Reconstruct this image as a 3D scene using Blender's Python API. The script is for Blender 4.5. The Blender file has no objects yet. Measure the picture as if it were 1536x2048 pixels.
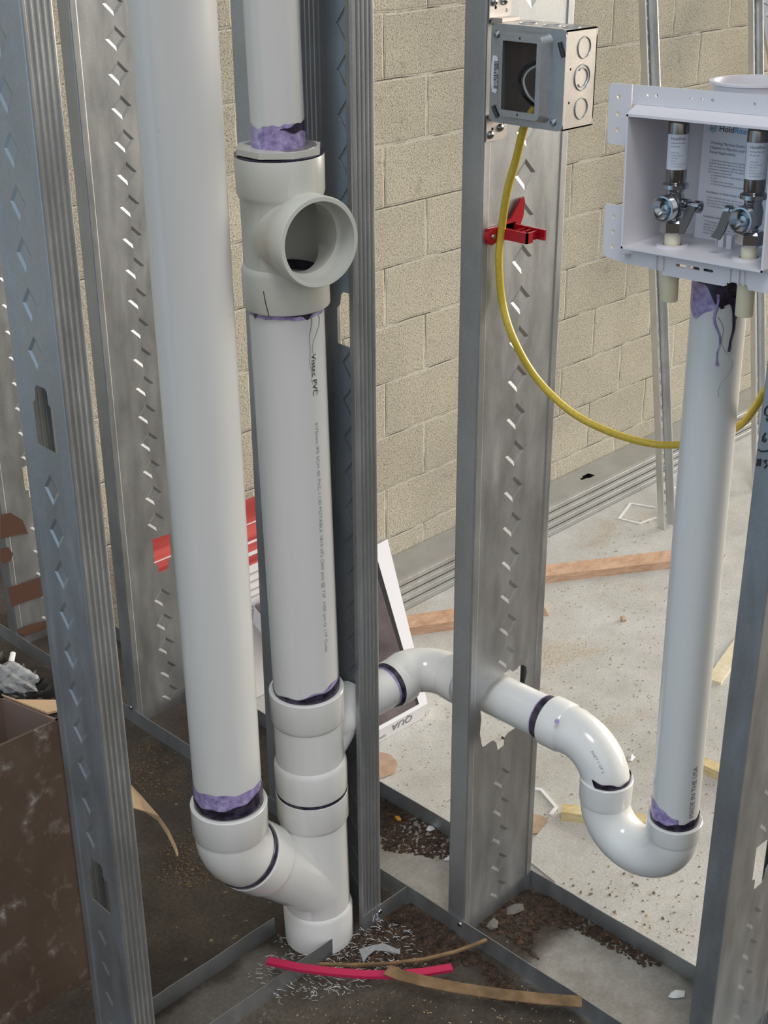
import bpy, bmesh, math, random
from mathutils import Vector, Matrix
from mathutils.geometry import tessellate_polygon
random.seed(7)
S = bpy.context.scene
COL = S.collection
R = math.radians
# ------------------------------------------------------------------ camera
FPX, PITCH, ROLL, YAW, CH = 2766.57, R(25.172), R(-0.324), R(44.525), 1.44
fw = Vector((math.cos(YAW)*math.cos(PITCH), math.sin(YAW)*math.cos(PITCH), -math.sin(PITCH)))
rt0 = Vector((math.sin(YAW), -math.cos(YAW), 0)); up0 = rt0.cross(fw)
rt = math.cos(ROLL)*rt0 + math.sin(ROLL)*up0
up = -math.sin(ROLL)*rt0 + math.cos(ROLL)*up0
cam_d = bpy.data.cameras.new('camera'); cam = bpy.data.objects.new('camera', cam_d); COL.objects.link(cam)
m = Matrix((rt, up, -fw)).transposed().to_4x4(); m.translation = (0, 0, CH); cam.matrix_world = m
cam_d.sensor_fit = 'HORIZONTAL'; cam_d.sensor_width = 36; cam_d.lens = 36*FPX/1536; cam_d.clip_start = .02
S.camera = cam
S.view_settings.view_transform = 'Standard'; S.view_settings.look = 'None'
S.view_settings.exposure = 0.0; S.view_settings.gamma = 1; S.view_settings.use_curve_mapping = False
# ------------------------------------------------------------------ world: overcast daylight through the open sides of the building
W = bpy.data.worlds.new('world'); S.world = W; W.use_nodes = True
nt = W.node_tree; nt.nodes.clear()
tc = nt.nodes.new('ShaderNodeTexCoord')
out = nt.nodes.new('ShaderNodeOutputWorld'); bg = nt.nodes.new('ShaderNodeBackground')
nt.links.new(bg.outputs[0], out.inputs[0])
def wl(d, lo, hi, col, power):
    n = nt.nodes.new('ShaderNodeVectorMath'); n.operation = 'DOT_PRODUCT'
    nt.links.new(tc.outputs['Generated'], n.inputs[0]); n.inputs[1].default_value = Vector(d).normalized()
    r_ = nt.nodes.new('ShaderNodeMapRange'); r_.interpolation_type = 'SMOOTHSTEP'
    r_.inputs['From Min'].default_value = lo; r_.inputs['From Max'].default_value = hi
    nt.links.new(n.outputs['Value'], r_.inputs['Value'])
    c = nt.nodes.new('ShaderNodeMix'); c.data_type = 'RGBA'
    nt.links.new(r_.outputs[0], c.inputs[0]); c.inputs[6].default_value = (0, 0, 0, 1)
    c.inputs[7].default_value = (col[0]*power, col[1]*power, col[2]*power, 1)
    return c.outputs[2]
def wadd(a, b):
    n = nt.nodes.new('ShaderNodeVectorMath'); n.operation = 'ADD'
    nt.links.new(a, n.inputs[0]); nt.links.new(b, n.inputs[1]); return n.outputs[0]
def wmul(a, b):
    n = nt.nodes.new('ShaderNodeVectorMath'); n.operation = 'MULTIPLY'
    nt.links.new(a, n.inputs[0]); nt.links.new(b, n.inputs[1]); return n.outputs[0]
w = wl((0, 0, 1), -.10, 0.5, (.88, .95, 1.0), .26)
w = wadd(w, wl((-.70, -.62, .38), .30, .97, (.94, .97, 1.0), .66))     # open side behind the camera
w = wadd(w, wl((.965, -.22, .16), .80, .975, (1.0, .93, .82), 4.6))     # open side at right
w = wadd(w, wl((.955, -.29, .10), .972, .992, (1.0, .90, .74), 26.0))   # narrow lobe added at far right for the warm rim line on pipes
w = wadd(w, wl((-.35, -.30, .89), .984, .996, (1.0, 1.0, 1.0), 14.0))   # small overhead lobe added for highlight dots on the fittings
w = wadd(w, wl((.45, -.85, .30), .60, .98, (1.0, .93, .86), .50))
w = wmul(w, wl((0, 0, 1), -.06, .03, (1, 1, 1), 1.0))                  # nothing of the sky below the horizon
w = wadd(w, wl((-.75, .62, .10), .50, .97, (.42, .72, 1.0), .85))      # open side at left; light added below the horizon keeps flanges blue
w = wadd(w, wl((0, 0, -1), -.03, .05, (.105, .092, .078), 1.0))        # ground colour below the horizon
nt.links.new(w, bg.inputs[0]); bg.inputs[1].default_value = 1.0
# ------------------------------------------------------------------ pixel rays of the 1536x2048 frame -> real points on real planes
C0 = Vector((0, 0, CH))
def ray(x, y): return rt*((x-768)/FPX) - up*((y-1024)/FPX) + fw
def aX(x, y, X): d = ray(x, y); return C0 + d*(X/d.x)
def aY(x, y, Y): d = ray(x, y); return C0 + d*(Y/d.y)
def aZ(x, y, z=0.0): d = ray(x, y); return C0 + d*((z-CH)/d.z)
ZF = -1.03                       # level of the room beyond the stud wall
YW = 3.19                        # block wall
def aF(x, y, h=0.0): return aZ(x, y, ZF+h)
# ------------------------------------------------------------------ materials
def mat(name, col=(.8, .8, .8), rough=.5, metal=0.0, spec=.5, trans=0.0, alpha=1.0):
    M_ = bpy.data.materials.new(name); M_.use_nodes = True
    b = M_.node_tree.nodes['Principled BSDF']
    b.inputs['Base Color'].default_value = (*col, 1); b.inputs['Roughness'].default_value = rough
    b.inputs['Metallic'].default_value = metal; b.inputs['Specular IOR Level'].default_value = spec
    b.inputs['Transmission Weight'].default_value = trans; b.inputs['Alpha'].default_value = alpha
    return M_
def N(M_, t, **kw):
    n = M_.node_tree.nodes.new(t)
    for k, v in kw.items():
        if hasattr(n, k): setattr(n, k, v)
    return n
def L(M_, a, b): M_.node_tree.links.new(a, b)
def noise(M_, scale, detail=4, rough=.6, sc=(1, 1, 1), dist=0):
    t = N(M_, 'ShaderNodeTexCoord'); mp = N(M_, 'ShaderNodeMapping'); mp.inputs['Scale'].default_value = sc
    g = N(M_, 'ShaderNodeNewGeometry')
    L(M_, g.outputs['Position'], mp.inputs['Vector'])
    n = N(M_, 'ShaderNodeTexNoise'); n.inputs['Scale'].default_value = scale
    n.inputs['Detail'].default_value = detail; n.inputs['Roughness'].default_value = rough; n.inputs['Distortion'].default_value = dist
    L(M_, mp.outputs[0], n.inputs['Vector']); return n.outputs['Fac']
def ramp(M_, fac, stops):
    r_ = N(M_, 'ShaderNodeValToRGB'); e = r_.color_ramp.elements
    while len(e) < len(stops): e.new(.5)
    for el, (p, c) in zip(e, stops):
        el.position = p; el.color = (*c, 1) if len(c) == 3 else c
    L(M_, fac, r_.inputs[0]); return r_.outputs[0]
def mix(M_, fac, a, b, mode='MIX'):
    n = N(M_, 'ShaderNodeMix', data_type='RGBA', blend_type=mode)
    for s, v in ((n.inputs[0], fac), (n.inputs[6], a), (n.inputs[7], b)):
        if isinstance(v, (int, float)): s.default_value = v
        elif isinstance(v, tuple): s.default_value = (*v, 1)
        else: L(M_, v, s)
    return n.outputs[2]
def bsdf(M_): return M_.node_tree.nodes['Principled BSDF']
def setc(M_, c): L(M_, c, bsdf(M_).inputs['Base Color'])
def setr(M_, c): L(M_, c, bsdf(M_).inputs['Roughness'])
def bump(M_, h, st=.5, dist=.002):
    b = N(M_, 'ShaderNodeBump'); b.inputs['Strength'].default_value = st; b.inputs['Distance'].default_value = dist
    L(M_, h, b.inputs['Height']); L(M_, b.outputs[0], bsdf(M_).inputs['Normal']); return b
g3 = lambda v: (v, v, v)

def steel(name, base=(.40, .415, .43), rough=.42, metal=.85, dirt=.5):
    M_ = mat(name, base, rough, metal)
    a = noise(M_, 9, 3, .6); b = noise(M_, 260, 2, .7); c = noise(M_, 40, 4, .6, (1, 1, .25))
    col = ramp(M_, a, [(.3, tuple(x*.90 for x in base)), (.7, tuple(min(1, x*1.08) for x in base))])
    col = mix(M_, .09, col, ramp(M_, b, [(.35, g3(.3)), (.65, g3(.8))]), 'OVERLAY')
    col = mix(M_, ramp(M_, c, [(.60, g3(0)), (.78, g3(.25*dirt))]), col, (.62, .62, .60))
    setc(M_, col)
    setr(M_, ramp(M_, c, [(.3, g3(rough-.06)), (.8, g3(rough+.14))]))
    bump(M_, b, .05, .0004)
    return M_
M = {}
M['steel'] = steel('galvanised_steel')
M['steel_bright'] = steel('bright_galvanised_steel', (.66, .67, .67), .34, .8)
M['steel_stack'] = steel('stacked_steel', (.50, .505, .50), .32, .65, .2)
M['steel_box'] = steel('box_steel', (.50, .47, .45), .42, .85, .2)
M['chrome'] = mat('chrome', (.42, .43, .45), .16, 1.0)
M['handle'] = mat('brushed_handle', (.17, .145, .125), .34, .8)
M['arrestor'] = mat('nickel_tube', (.30, .27, .25), .18, 1.0)
def pvc(name, base=(.70, .705, .70), rough=.22):
    M_ = mat(name, base, rough, 0, .5)
    a = noise(M_, 14, 4, .6, (1, 1, .15)); b = noise(M_, 90, 3, .7, (1, 1, .5))
    col = ramp(M_, a, [(.3, tuple(x*.95 for x in base)), (.7, tuple(min(1, x*1.03) for x in base))])
    col = mix(M_, ramp(M_, b, [(.70, g3(0)), (.76, g3(.35))]), col, (.45, .44, .43))
    setc(M_, col); bump(M_, a, .04, .001)
    return M_
M['pvc'] = pvc('white_pvc_pipe')
M['fitting'] = pvc('white_pvc_fitting', (.73, .73, .715), .13)
M['fitting_old'] = pvc('cream_pvc_fitting', (.60, .60, .555), .32)
M['primer'] = mat('purple_primer', (.33, .27, .50), .35)
nn = noise(M['primer'], 120, 4, .7); setc(M['primer'], ramp(M['primer'], nn, [(.3, (.16, .11, .28)), (.55, (.38, .32, .58)), (.8, (.60, .57, .72))]))
M['cement'] = mat('dark_cement', (.018, .012, .028), .22)
nn = noise(M['cement'], 70, 3, .6); setc(M['cement'], ramp(M['cement'], nn, [(.4, (.012, .009, .02)), (.75, (.07, .055, .10))]))
M['cpvc'] = mat('cream_cpvc', (.76, .69, .50), .35)
M['boxplastic'] = mat('white_box_plastic', (.74, .71, .74), .38)
M['paper'] = mat('paper', (.88, .88, .95), .6)
M['ink'] = mat('black_ink', (.02, .02, .025), .5)
M['ink_grey'] = mat('grey_ink', (.16, .16, .20), .5)
M['ink_blue'] = mat('blue_ink', (.10, .42, .75), .5)
M['smear'] = mat('cement_smear', (.20, .18, .19), .3)
M['ink_soft'] = mat('faded_ink', (.30, .31, .33), .5)
M['yellow'] = mat('yellow_cable_jacket', (.62, .45, .045), .32)
nn = noise(M['yellow'], 300, 2, .6); setc(M['yellow'], ramp(M['yellow'], nn, [(.3, (.55, .39, .04)), (.8, (.70, .53, .08))]))
M['red'] = mat('red_plastic', (.42, .008, .02), .28)
M['pink'] = mat('red_strip', (.44, .015, .075), .45)
M['black'] = mat('black_rubber', (.012, .012, .014), .3)
M['white_wire'] = mat('white_wire', (.6, .6, .58), .3)
M['copper'] = mat('copper', (.8, .36, .18), .25, 1.0)
M['sticker'] = mat('white_sticker', (.72, .72, .80), .45)
M['white_plastic'] = mat('white_plastic_strip', (.80, .80, .78), .4)
# CMU wall
M['cmu'] = mat('concrete_block', (.5, .47, .4), .95, 0, .15)
def cmu(M_):
    g = N(M_, 'ShaderNodeNewGeometry'); sep = N(M_, 'ShaderNodeSeparateXYZ'); L(M_, g.outputs['Position'], sep.inputs[0])
    ax = N(M_, 'ShaderNodeMath', operation='ADD'); ax.inputs[1].default_value = -.006; L(M_, sep.outputs[0], ax.inputs[0])
    az = N(M_, 'ShaderNodeMath', operation='ADD'); az.inputs[1].default_value = 1.016; L(M_, sep.outputs[2], az.inputs[0])
    cb = N(M_, 'ShaderNodeCombineXYZ'); L(M_, ax.outputs[0], cb.inputs[0]); L(M_, az.outputs[0], cb.inputs[1])
    wob = N(M_, 'ShaderNodeTexNoise'); wob.inputs['Scale'].default_value = 7; wob.inputs['Detail'].default_value = 4
    L(M_, g.outputs['Position'], wob.inputs['Vector'])
    vs = N(M_, 'ShaderNodeVectorMath', operation='MULTIPLY_ADD'); L(M_, wob.outputs['Color'], vs.inputs[0])
    vs.inputs[1].default_value = (.012, .012, 0); L(M_, cb.outputs[0], vs.inputs[2])
    sub = N(M_, 'ShaderNodeVectorMath', operation='SUBTRACT'); L(M_, vs.outputs[0], sub.inputs[0]); sub.inputs[1].default_value = (.006, .006, 0)
    def brick(ms, sm):
        b = N(M_, 'ShaderNodeTexBrick', offset=.5, offset_frequency=2)
        L(M_, sub.outputs[0], b.inputs['Vector'])
        b.inputs['Scale'].default_value = 1; b.inputs['Brick Width'].default_value = .406; b.inputs['Row Height'].default_value = .2032
        b.inputs['Mortar Size'].default_value = ms; b.inputs['Mortar Smooth'].default_value = sm
        b.inputs['Color1'].default_value = (.82, .82, .82, 1); b.inputs['Color2'].default_value = (1, 1, 1, 1); b.inputs['Mortar'].default_value = (.9, .9, .9, 1)
        return b
    b1 = brick(.009, .6); b2 = brick(.0026, .4)
    grain = noise(M_, 190, 3, .78); fine = noise(M_, 260, 2, .7); big = noise(M_, 1.6, 4, .6); mid = noise(M_, 6, 3, .6)
    col = ramp(M_, grain, [(.33, (.10, .085, .065)), (.43, (.45, .415, .34)), (.56, (.62, .58, .48)), (.72, (.84, .80, .68))])
    col = mix(M_, .6, col, b1.outputs['Color'], 'MULTIPLY')
    col = mix(M_, .6, col, ramp(M_, big, [(.32, (.66, .65, .64)), (.68, (1, .98, .93))]), 'MULTIPLY')
    col = mix(M_, ramp(M_, noise(M_, 11, 5, .7), [(.60, g3(0)), (.72, g3(.45))]), col, (.22, .20, .17))
    # lighter mortar below, darker hairline above
    mor = mix(M_, .35, (.66, .63, .55), col)
    f1 = N(M_, 'ShaderNodeMath', operation='MULTIPLY'); L(M_, b1.outputs['Fac'], f1.inputs[0]); f1.inputs[1].default_value = .6
    col = mix(M_, f1.outputs[0], col, mor)
    cr = N(M_, 'ShaderNodeMath', operation='MULTIPLY'); L(M_, b2.outputs['Fac'], cr.inputs[0]); L(M_, ramp(M_, mid, [(.42, g3(0)), (.55, g3(1))]), cr.inputs[1])
    col = mix(M_, cr.outputs[0], col, (.10, .09, .07))
    setc(M_, col)
    h = N(M_, 'ShaderNodeMath', operation='SUBTRACT'); L(M_, grain, h.inputs[0]); 
    f2 = N(M_, 'ShaderNodeMath', operation='MULTIPLY'); L(M_, b1.outputs['Fac'], f2.inputs[0]); f2.inputs[1].default_value = .8
    L(M_, f2.outputs[0], h.inputs[1]); bump(M_, h.outputs[0], .8, .004)
cmu(M['cmu'])
# far floor: pale concrete with sawdust
M['far_floor'] = mat('pale_concrete', (.5, .5, .47), .85, 0, .2)
def ff(M_):
    big = noise(M_, .9, 5, .6); mid = noise(M_, 7, 5, .65); fine = noise(M_, 160, 3, .7); sp = noise(M_, 45, 2, .5); dust = noise(M_, 2.6, 6, .72, dist=.6)
    col = ramp(M_, mid, [(.3, (.47, .455, .42)), (.7, (.60, .59, .56))])
    col = mix(M_, .45, col, ramp(M_, big, [(.35, (.72, .70, .66)), (.65, (1, 1, 1))]), 'MULTIPLY')
    col = mix(M_, .35, col, ramp(M_, fine, [(.35, g3(.35)), (.7, g3(.75))]), 'OVERLAY')
    col = mix(M_, ramp(M_, dust, [(.56, g3(0)), (.68, g3(.6))]), col, ramp(M_, fine, [(.4, (.33, .25, .16)), (.6, (.58, .50, .38))]))
    col = mix(M_, ramp(M_, sp, [(.75, g3(0)), (.78, g3(.7))]), col, (.18, .14, .10))
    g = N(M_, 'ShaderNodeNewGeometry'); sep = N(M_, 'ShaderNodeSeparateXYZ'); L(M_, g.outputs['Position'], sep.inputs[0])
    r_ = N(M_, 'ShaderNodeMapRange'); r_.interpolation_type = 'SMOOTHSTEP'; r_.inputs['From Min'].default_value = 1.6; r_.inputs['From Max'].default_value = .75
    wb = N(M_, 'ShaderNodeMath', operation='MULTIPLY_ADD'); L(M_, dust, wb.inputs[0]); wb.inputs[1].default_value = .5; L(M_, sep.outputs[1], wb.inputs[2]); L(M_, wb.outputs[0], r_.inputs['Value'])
    col = mix(M_, r_.outputs[0], col, ramp(M_, fine, [(.35, (.07, .052, .038)), (.7, (.14, .11, .085))]))  # floor browner toward low Y, made dark out of view for stud web reflections
    setc(M_, col); bump(M_, fine, .35, .003)
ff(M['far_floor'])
# near floor: damp dark brown dirt over concrete, cleaner inside the wide wall
M['near_floor'] = mat('dirty_concrete', (.1, .09, .07), .7, 0, .3)
def nf(M_):
    g = N(M_, 'ShaderNodeNewGeometry'); sep = N(M_, 'ShaderNodeSeparateXYZ'); L(M_, g.outputs['Position'], sep.inputs[0])
    big = noise(M_, 5, 5, .65); fine = noise(M_, 150, 4, .75); mid = noise(M_, 22, 4, .7); edge = noise(M_, 9, 4, .6)
    dark = ramp(M_, big, [(.3, (.030, .023, .017)), (.5, (.060, .047, .036)), (.72, (.115, .098, .080))])
    dark = mix(M_, .5, dark, ramp(M_, fine, [(.35, g3(.2)), (.7, g3(.8))]), 'OVERLAY')
    dark = mix(M_, ramp(M_, noise(M_, 60, 2, .5), [(.70, g3(0)), (.74, g3(.6))]), dark, (.30, .25, .17))
    lite = ramp(M_, mid, [(.3, (.24, .22, .19)), (.7, (.36, .34, .31))])
    lite = mix(M_, .3, lite, ramp(M_, fine, [(.35, g3(.35)), (.7, g3(.75))]), 'OVERLAY')
    # pale where X is inside the wide wall and Y < 1 (swept slab), dirt against the tracks
    def rng(o, a, b):
        r_ = N(M_, 'ShaderNodeMapRange'); r_.interpolation_type = 'SMOOTHSTEP'
        r_.inputs['From Min'].default_value = a; r_.inputs['From Max'].default_value = b; L(M_, o, r_.inputs['Value']); return r_.outputs[0]
    wob = N(M_, 'ShaderNodeMath', operation='MULTIPLY_ADD'); L(M_, edge, wob.inputs[0]); wob.inputs[1].default_value = .10; L(M_, sep.outputs[1], wob.inputs[2])
    wobx = N(M_, 'ShaderNodeMath', operation='MULTIPLY_ADD'); L(M_, edge, wobx.inputs[0]); wobx.inputs[1].default_value = .06; L(M_, sep.outputs[0], wobx.inputs[2])
    def mul(a, b):
        n = N(M_, 'ShaderNodeMath', operation='MULTIPLY'); L(M_, a, n.inputs[0]); L(M_, b, n.inputs[1]); return n.outputs[0]
    inx = mul(rng(wobx.outputs[0], 1.225, 1.265), rng(wobx.outputs[0], 1.41, 1.375))
    y1 = rng(wob.outputs[0], .995, .955)
    y2 = mul(rng(wob.outputs[0], 1.10, 1.13), rng(wob.outputs[0], 1.36, 1.31))
    ys = N(M_, 'ShaderNodeMath', operation='ADD'); L(M_, y1, ys.inputs[0]); L(M_, y2, ys.inputs[1])
    # lighter streak in the short track too
    sx = mul(rng(wobx.outputs[0], 1.04, 1.0), mul(rng(wob.outputs[0], 1.195, 1.22), rng(wob.outputs[0], 1.285, 1.26)))
    hs = N(M_, 'ShaderNodeMath', operation='MULTIPLY'); L(M_, sx, hs.inputs[0]); hs.inputs[1].default_value = .32
    tot = N(M_, 'ShaderNodeMath', operation='ADD'); L(M_, mul(inx, ys.outputs[0]), tot.inputs[0]); L(M_, hs.outputs[0], tot.inputs[1]); tot.use_clamp = True
    setc(M_, mix(M_, tot.outputs[0], dark, lite)); bump(M_, fine, .6, .004)
nf(M['near_floor'])
def wood(name, a, b, sc=(1, 1, 1)):
    M_ = mat(name, a, .75, 0, .2)
    w1 = noise(M_, 30, 4, .6, sc, .5); w2 = noise(M_, 160, 3, .6, sc)
    setc(M_, mix(M_, .3, ramp(M_, w1, [(.3, a), (.7, b)]), ramp(M_, w2, [(.3, g3(.3)), (.7, g3(.7))]), 'OVERLAY')); bump(M_, w2, .3, .001)
    return M_
M['wood_red'] = wood('reddish_lumber', (.46, .27, .17), (.66, .45, .32), (.4, .7, 3))
M['wood_yellow'] = wood('yellow_lumber', (.55, .42, .20), (.74, .62, .38), (.4, .7, 3))
M['wood_pale'] = wood('pale_wood', (.66, .56, .38), (.80, .73, .55), (.5, .5, 2))
M['kraft'] = mat('kraft_board', (.42, .28, .18), .8); nn = noise(M['kraft'], 40, 4, .6); setc(M['kraft'], ramp(M['kraft'], nn, [(.3, (.40, .27, .19)), (.7, (.52, .36, .25))]))
M['tan'] = mat('tan_cardboard', (.50, .34, .20), .8)
M['tape'] = mat('brown_strip', (.22, .13, .06), .35); nn = noise(M['tape'], 25, 3, .6, (1, 1, 1)); setc(M['tape'], ramp(M['tape'], nn, [(.3, (.09, .055, .025)), (.7, (.26, .165, .085))]))
M['boxboard'] = mat('muddy_cardboard', (.13, .09, .065), .5, 0, .3)
def bb(M_):
    a = noise(M_, 6, 4, .6); b = noise(M_, 34, 5, .66, (1, 1, .8), .3); c = noise(M_, 60, 3, .6)
    col = ramp(M_, a, [(.3, (.075, .05, .036)), (.7, (.125, .088, .066))])
    col = mix(M_, ramp(M_, b, [(.54, g3(0)), (.68, g3(.6))]), col, (.24, .21, .19))
    col = mix(M_, ramp(M_, b, [(.64, g3(0)), (.70, g3(.85))]), col, (.38, .37, .36))
    setc(M_, col); bump(M_, b, .2, .002)
bb(M['boxboard'])
M['boxinside'] = mat('cardboard_inside', (.17, .115, .095), .85)
M['plum'] = mat('plum_board', (.085, .06, .065), .35); nn = noise(M['plum'], 8, 4, .6); setc(M['plum'], ramp(M['plum'], nn, [(.3, (.05, .035, .04)), (.75, (.14, .11, .115))]))
M['white_card'] = mat('white_card', (.72, .71, .74), .6)
M['bag_red'] = mat('red_wrap', (.50, .055, .05), .5); nn = noise(M['bag_red'], 14, 3, .5, (.2, .2, 3)); setc(M['bag_red'], ramp(M['bag_red'], nn, [(.35, (.36, .03, .03)), (.65, (.62, .10, .09))]))
M['plastic'] = mat('clear_plastic', (.55, .57, .6), .12, 0, .6, .0, .38)
M['black_sheet'] = mat('black_sheet', (.010, .008, .007), .5)
M['rust'] = mat('rust_stain', (.085, .035, .02), .7, .0)
M['chips'] = mat('wood_chips', (.36, .25, .14), .9); nn = noise(M['chips'], 60, 2, .5); setc(M['chips'], ramp(M['chips'], nn, [(.3, (.22, .13, .07)), (.7, (.55, .42, .26))]))
M['mulch'] = mat('dark_mulch', (.06, .035, .02), .9); nn = noise(M['mulch'], 90, 2, .5); setc(M['mulch'], ramp(M['mulch'], nn, [(.35, (.020, .011, .007)), (.7, (.085, .048, .028))]))
M['crumb'] = mat('brown_crumb', (.22, .16, .10), .9)
M['chips_dark'] = mat('damp_chips', (.13, .085, .045), .9)
M['shavings'] = mat('white_shavings', (.62, .63, .64), .6)
M['lump'] = mat('dusty_lump', (.16, .15, .13), .9)
M['stone'] = mat('grey_crumb', (.42, .40, .36), .9)
M['orange'] = mat('orange_peel', (.72, .30, .03), .6)
# ------------------------------------------------------------------ builders
class MB:
    def __init__(s): s.v = []; s.f = []
    def add(s, vs, fs):
        o = len(s.v); s.v += [Vector(a) for a in vs]; s.f += [tuple(i+o for i in f) for f in fs]; return s
    def box(s, a, b, T=None):
        x0, y0, z0 = a; x1, y1, z1 = b
        vs = [Vector(p) for p in ((x0, y0, z0), (x1, y0, z0), (x1, y1, z0), (x0, y1, z0), (x0, y0, z1), (x1, y0, z1), (x1, y1, z1), (x0, y1, z1))]
        if T: vs = [T(v) for v in vs]
        return s.add(vs, [(3, 2, 1, 0), (4, 5, 6, 7), (0, 1, 5, 4), (1, 2, 6, 5), (2, 3, 7, 6), (3, 0, 4, 7)])
    def tube(s, pts, rad, seg=12, cap=True):
        pts = [Vector(p) for p in pts]; n = len(pts); rings = []
        t0 = (pts[1]-pts[0]).normalized(); ref = Vector((0, 0, 1)) if abs(t0.z) < .9 else Vector((1, 0, 0))
        nrm = (ref - t0*ref.dot(t0)).normalized(); o = len(s.v)
        for i, p in enumerate(pts):
            t = (pts[min(i+1, n-1)]-pts[max(i-1, 0)]).normalized()
            nrm = (nrm - t*nrm.dot(t)).normalized(); b = t.cross(nrm)
            r = rad[i] if isinstance(rad, (list, tuple)) else rad
            for k in range(seg):
                a = 2*math.pi*k/seg; s.v.append(p + (nrm*math.cos(a)+b*math.sin(a))*r)
        for i in range(n-1):
            for k in range(seg):
                a = o+i*seg+k; b_ = o+i*seg+(k+1) % seg; s.f.append((a, b_, b_+seg, a+seg))
        if cap:
            s.f.append(tuple(o+k for k in range(seg-1, -1, -1))); s.f.append(tuple(o+(n-1)*seg+k for k in range(seg)))
        return s
    def lathe(s, prof, org, d, seg=64, close=False):
        org = Vector(org); d = Vector(d).normalized()
        ref = Vector((0, 0, 1)) if abs(d.z) < .9 else Vector((1, 0, 0))
        n_ = (ref-d*ref.dot(d)).normalized(); b = d.cross(n_); o = len(s.v); m_ = len(prof)
        for (r, h) in prof:
            for k in range(seg):
                a = 2*math.pi*k/seg; s.v.append(org+d*h+(n_*math.cos(a)+b*math.sin(a))*r)
        for i in range(m_ if close else m_-1):
            j = (i+1) % m_
            for k in range(seg):
                k2 = (k+1) % seg; s.f.append((o+i*seg+k, o+i*seg+k2, o+j*seg+k2, o+j*seg+k))
        if not close:
            s.f.append(tuple(o+k for k in range(seg-1, -1, -1))); s.f.append(tuple(o+(m_-1)*seg+k for k in range(seg)))
        return s
    def prism(s, poly, holes, T, t):
        """planar sheet of thickness t from a 2D outline with holes; T maps (a,b,c) to space"""
        rings = [poly]+holes
        pts = [p for r_ in rings for p in r_]
        tri = tessellate_polygon([[Vector((p[0], p[1], 0)) for p in r_] for r_ in rings])
        n = len(pts); vs = [T(Vector((p[0], p[1], 0))) for p in pts]+[T(Vector((p[0], p[1], t))) for p in pts]
        fs = [tuple(f) for f in tri]+[tuple(i+n for i in reversed(f)) for f in tri]
        o = 0
        for r_ in rings:
            m_ = len(r_)
            for i in range(m_):
                j = (i+1) % m_; fs.append((o+i, o+j, o+j+n, o+i+n))
            o += m_
        return s.add(vs, fs)
    def profile(s, poly, t, T, z0, z1):
        """open 2D polyline thickened by t, swept from z0 to z1"""
        P_ = [Vector((p[0], p[1])) for p in poly]; n = len(P_); off = []
        for i in range(n):
            a = (P_[i]-P_[i-1]).normalized() if i else (P_[1]-P_[0]).normalized()
            b = (P_[i+1]-P_[i]).normalized() if i < n-1 else a
            na = Vector((-a.y, a.x)); nb = Vector((-b.y, b.x)); q = (na+nb)
            q = q/ max(.3, q.length_squared/2); off.append(P_[i]+q*t)
        vs = []
        for z in (z0, z1):
            vs += [T(Vector((p.x, p.y, z))) for p in P_]+[T(Vector((p.x, p.y, z))) for p in off]
        fs = []
        for i in range(n-1):
            fs += [(i, i+1, i+1+2*n, i+2*n), (n+i+1, n+i, 3*n+i, 3*n+i+1), (i+1, i, n+i, n+i+1), (2*n+i, 2*n+i+1, 3*n+i+1, 3*n+i)]
        fs += [(0, 2*n, 3*n, n), (n-1, 2*n-1, 4*n-1, 3*n-1)]
        return s.add(vs, fs)
    def blob(s, c, r, sq=(1, 1, 1), jit=.3):
        o = len(s.v); ph = (1+5**.5)/2
        vs = [(-1, ph, 0), (1, ph, 0), (-1, -ph, 0), (1, -ph, 0), (0, -1, ph), (0, 1, ph), (0, -1, -ph), (0, 1, -ph), (ph, 0, -1), (ph, 0, 1), (-ph, 0, -1), (-ph, 0, 1)]
        fs = [(0, 11, 5), (0, 5, 1), (0, 1, 7), (0, 7, 10), (0, 10, 11), (1, 5, 9), (5, 11, 4), (11, 10, 2), (10, 7, 6), (7, 1, 8), (3, 9, 4), (3, 4, 2), (3, 2, 6), (3, 6, 8), (3, 8, 9), (4, 9, 5), (2, 4, 11), (6, 2, 10), (8, 6, 7), (9, 8, 1)]
        rot = Matrix.Rotation(random.uniform(0, 6.28), 3, 'Z')
        c = Vector(c)
        return s.add([c+rot @ Vector((v[0]*sq[0], v[1]*sq[1], v[2]*sq[2]))*r/1.9*random.uniform(1-jit, 1+jit) for v in vs], fs)
    def mesh(s, name, off=Vector()):
        me = bpy.data.meshes.new(name); me.from_pydata([v-off for v in s.v], [], s.f); me.validate(); me.update()
        bm = bmesh.new(); bm.from_mesh(me); bmesh.ops.recalc_face_normals(bm, faces=bm.faces); bm.to_mesh(me); bm.free(); return me
def root_off(p):
    while p is not None and p.parent is not None: p = p.parent
    return p.location.copy() if p is not None else Vector()
def smooth(me, ang=35):
    for p in me.polygons: p.use_smooth = True
    try: me.set_sharp_from_angle(angle=R(ang))
    except Exception: pass
def obj(name, mb, material, parent=None, sm=False, label=None):
    me = mb if isinstance(mb, bpy.types.Mesh) else mb.mesh(name, root_off(parent))
    me.materials.clear(); me.materials.append(material)
    if sm: smooth(me)
    o = bpy.data.objects.new(name, me); COL.objects.link(o)
    if parent is not None: o.parent = parent
    if label: o['label'] = label
    return o
def thing(name, label, cat, loc, group=None):
    o = bpy.data.objects.new(name, None); COL.objects.link(o); o.location = loc; o.empty_display_size = .05
    o['label'] = label; o['category'] = cat
    if group: o['group'] = group
    return o
def tag(o, label, cat, group=None, kind=None):
    o['label'] = label; o['category'] = cat
    if group: o['group'] = group
    if kind: o['kind'] = kind
    return o
def struct(name, mb, material):
    o = obj(name, mb, material); o['kind'] = 'structure'; return o
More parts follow.
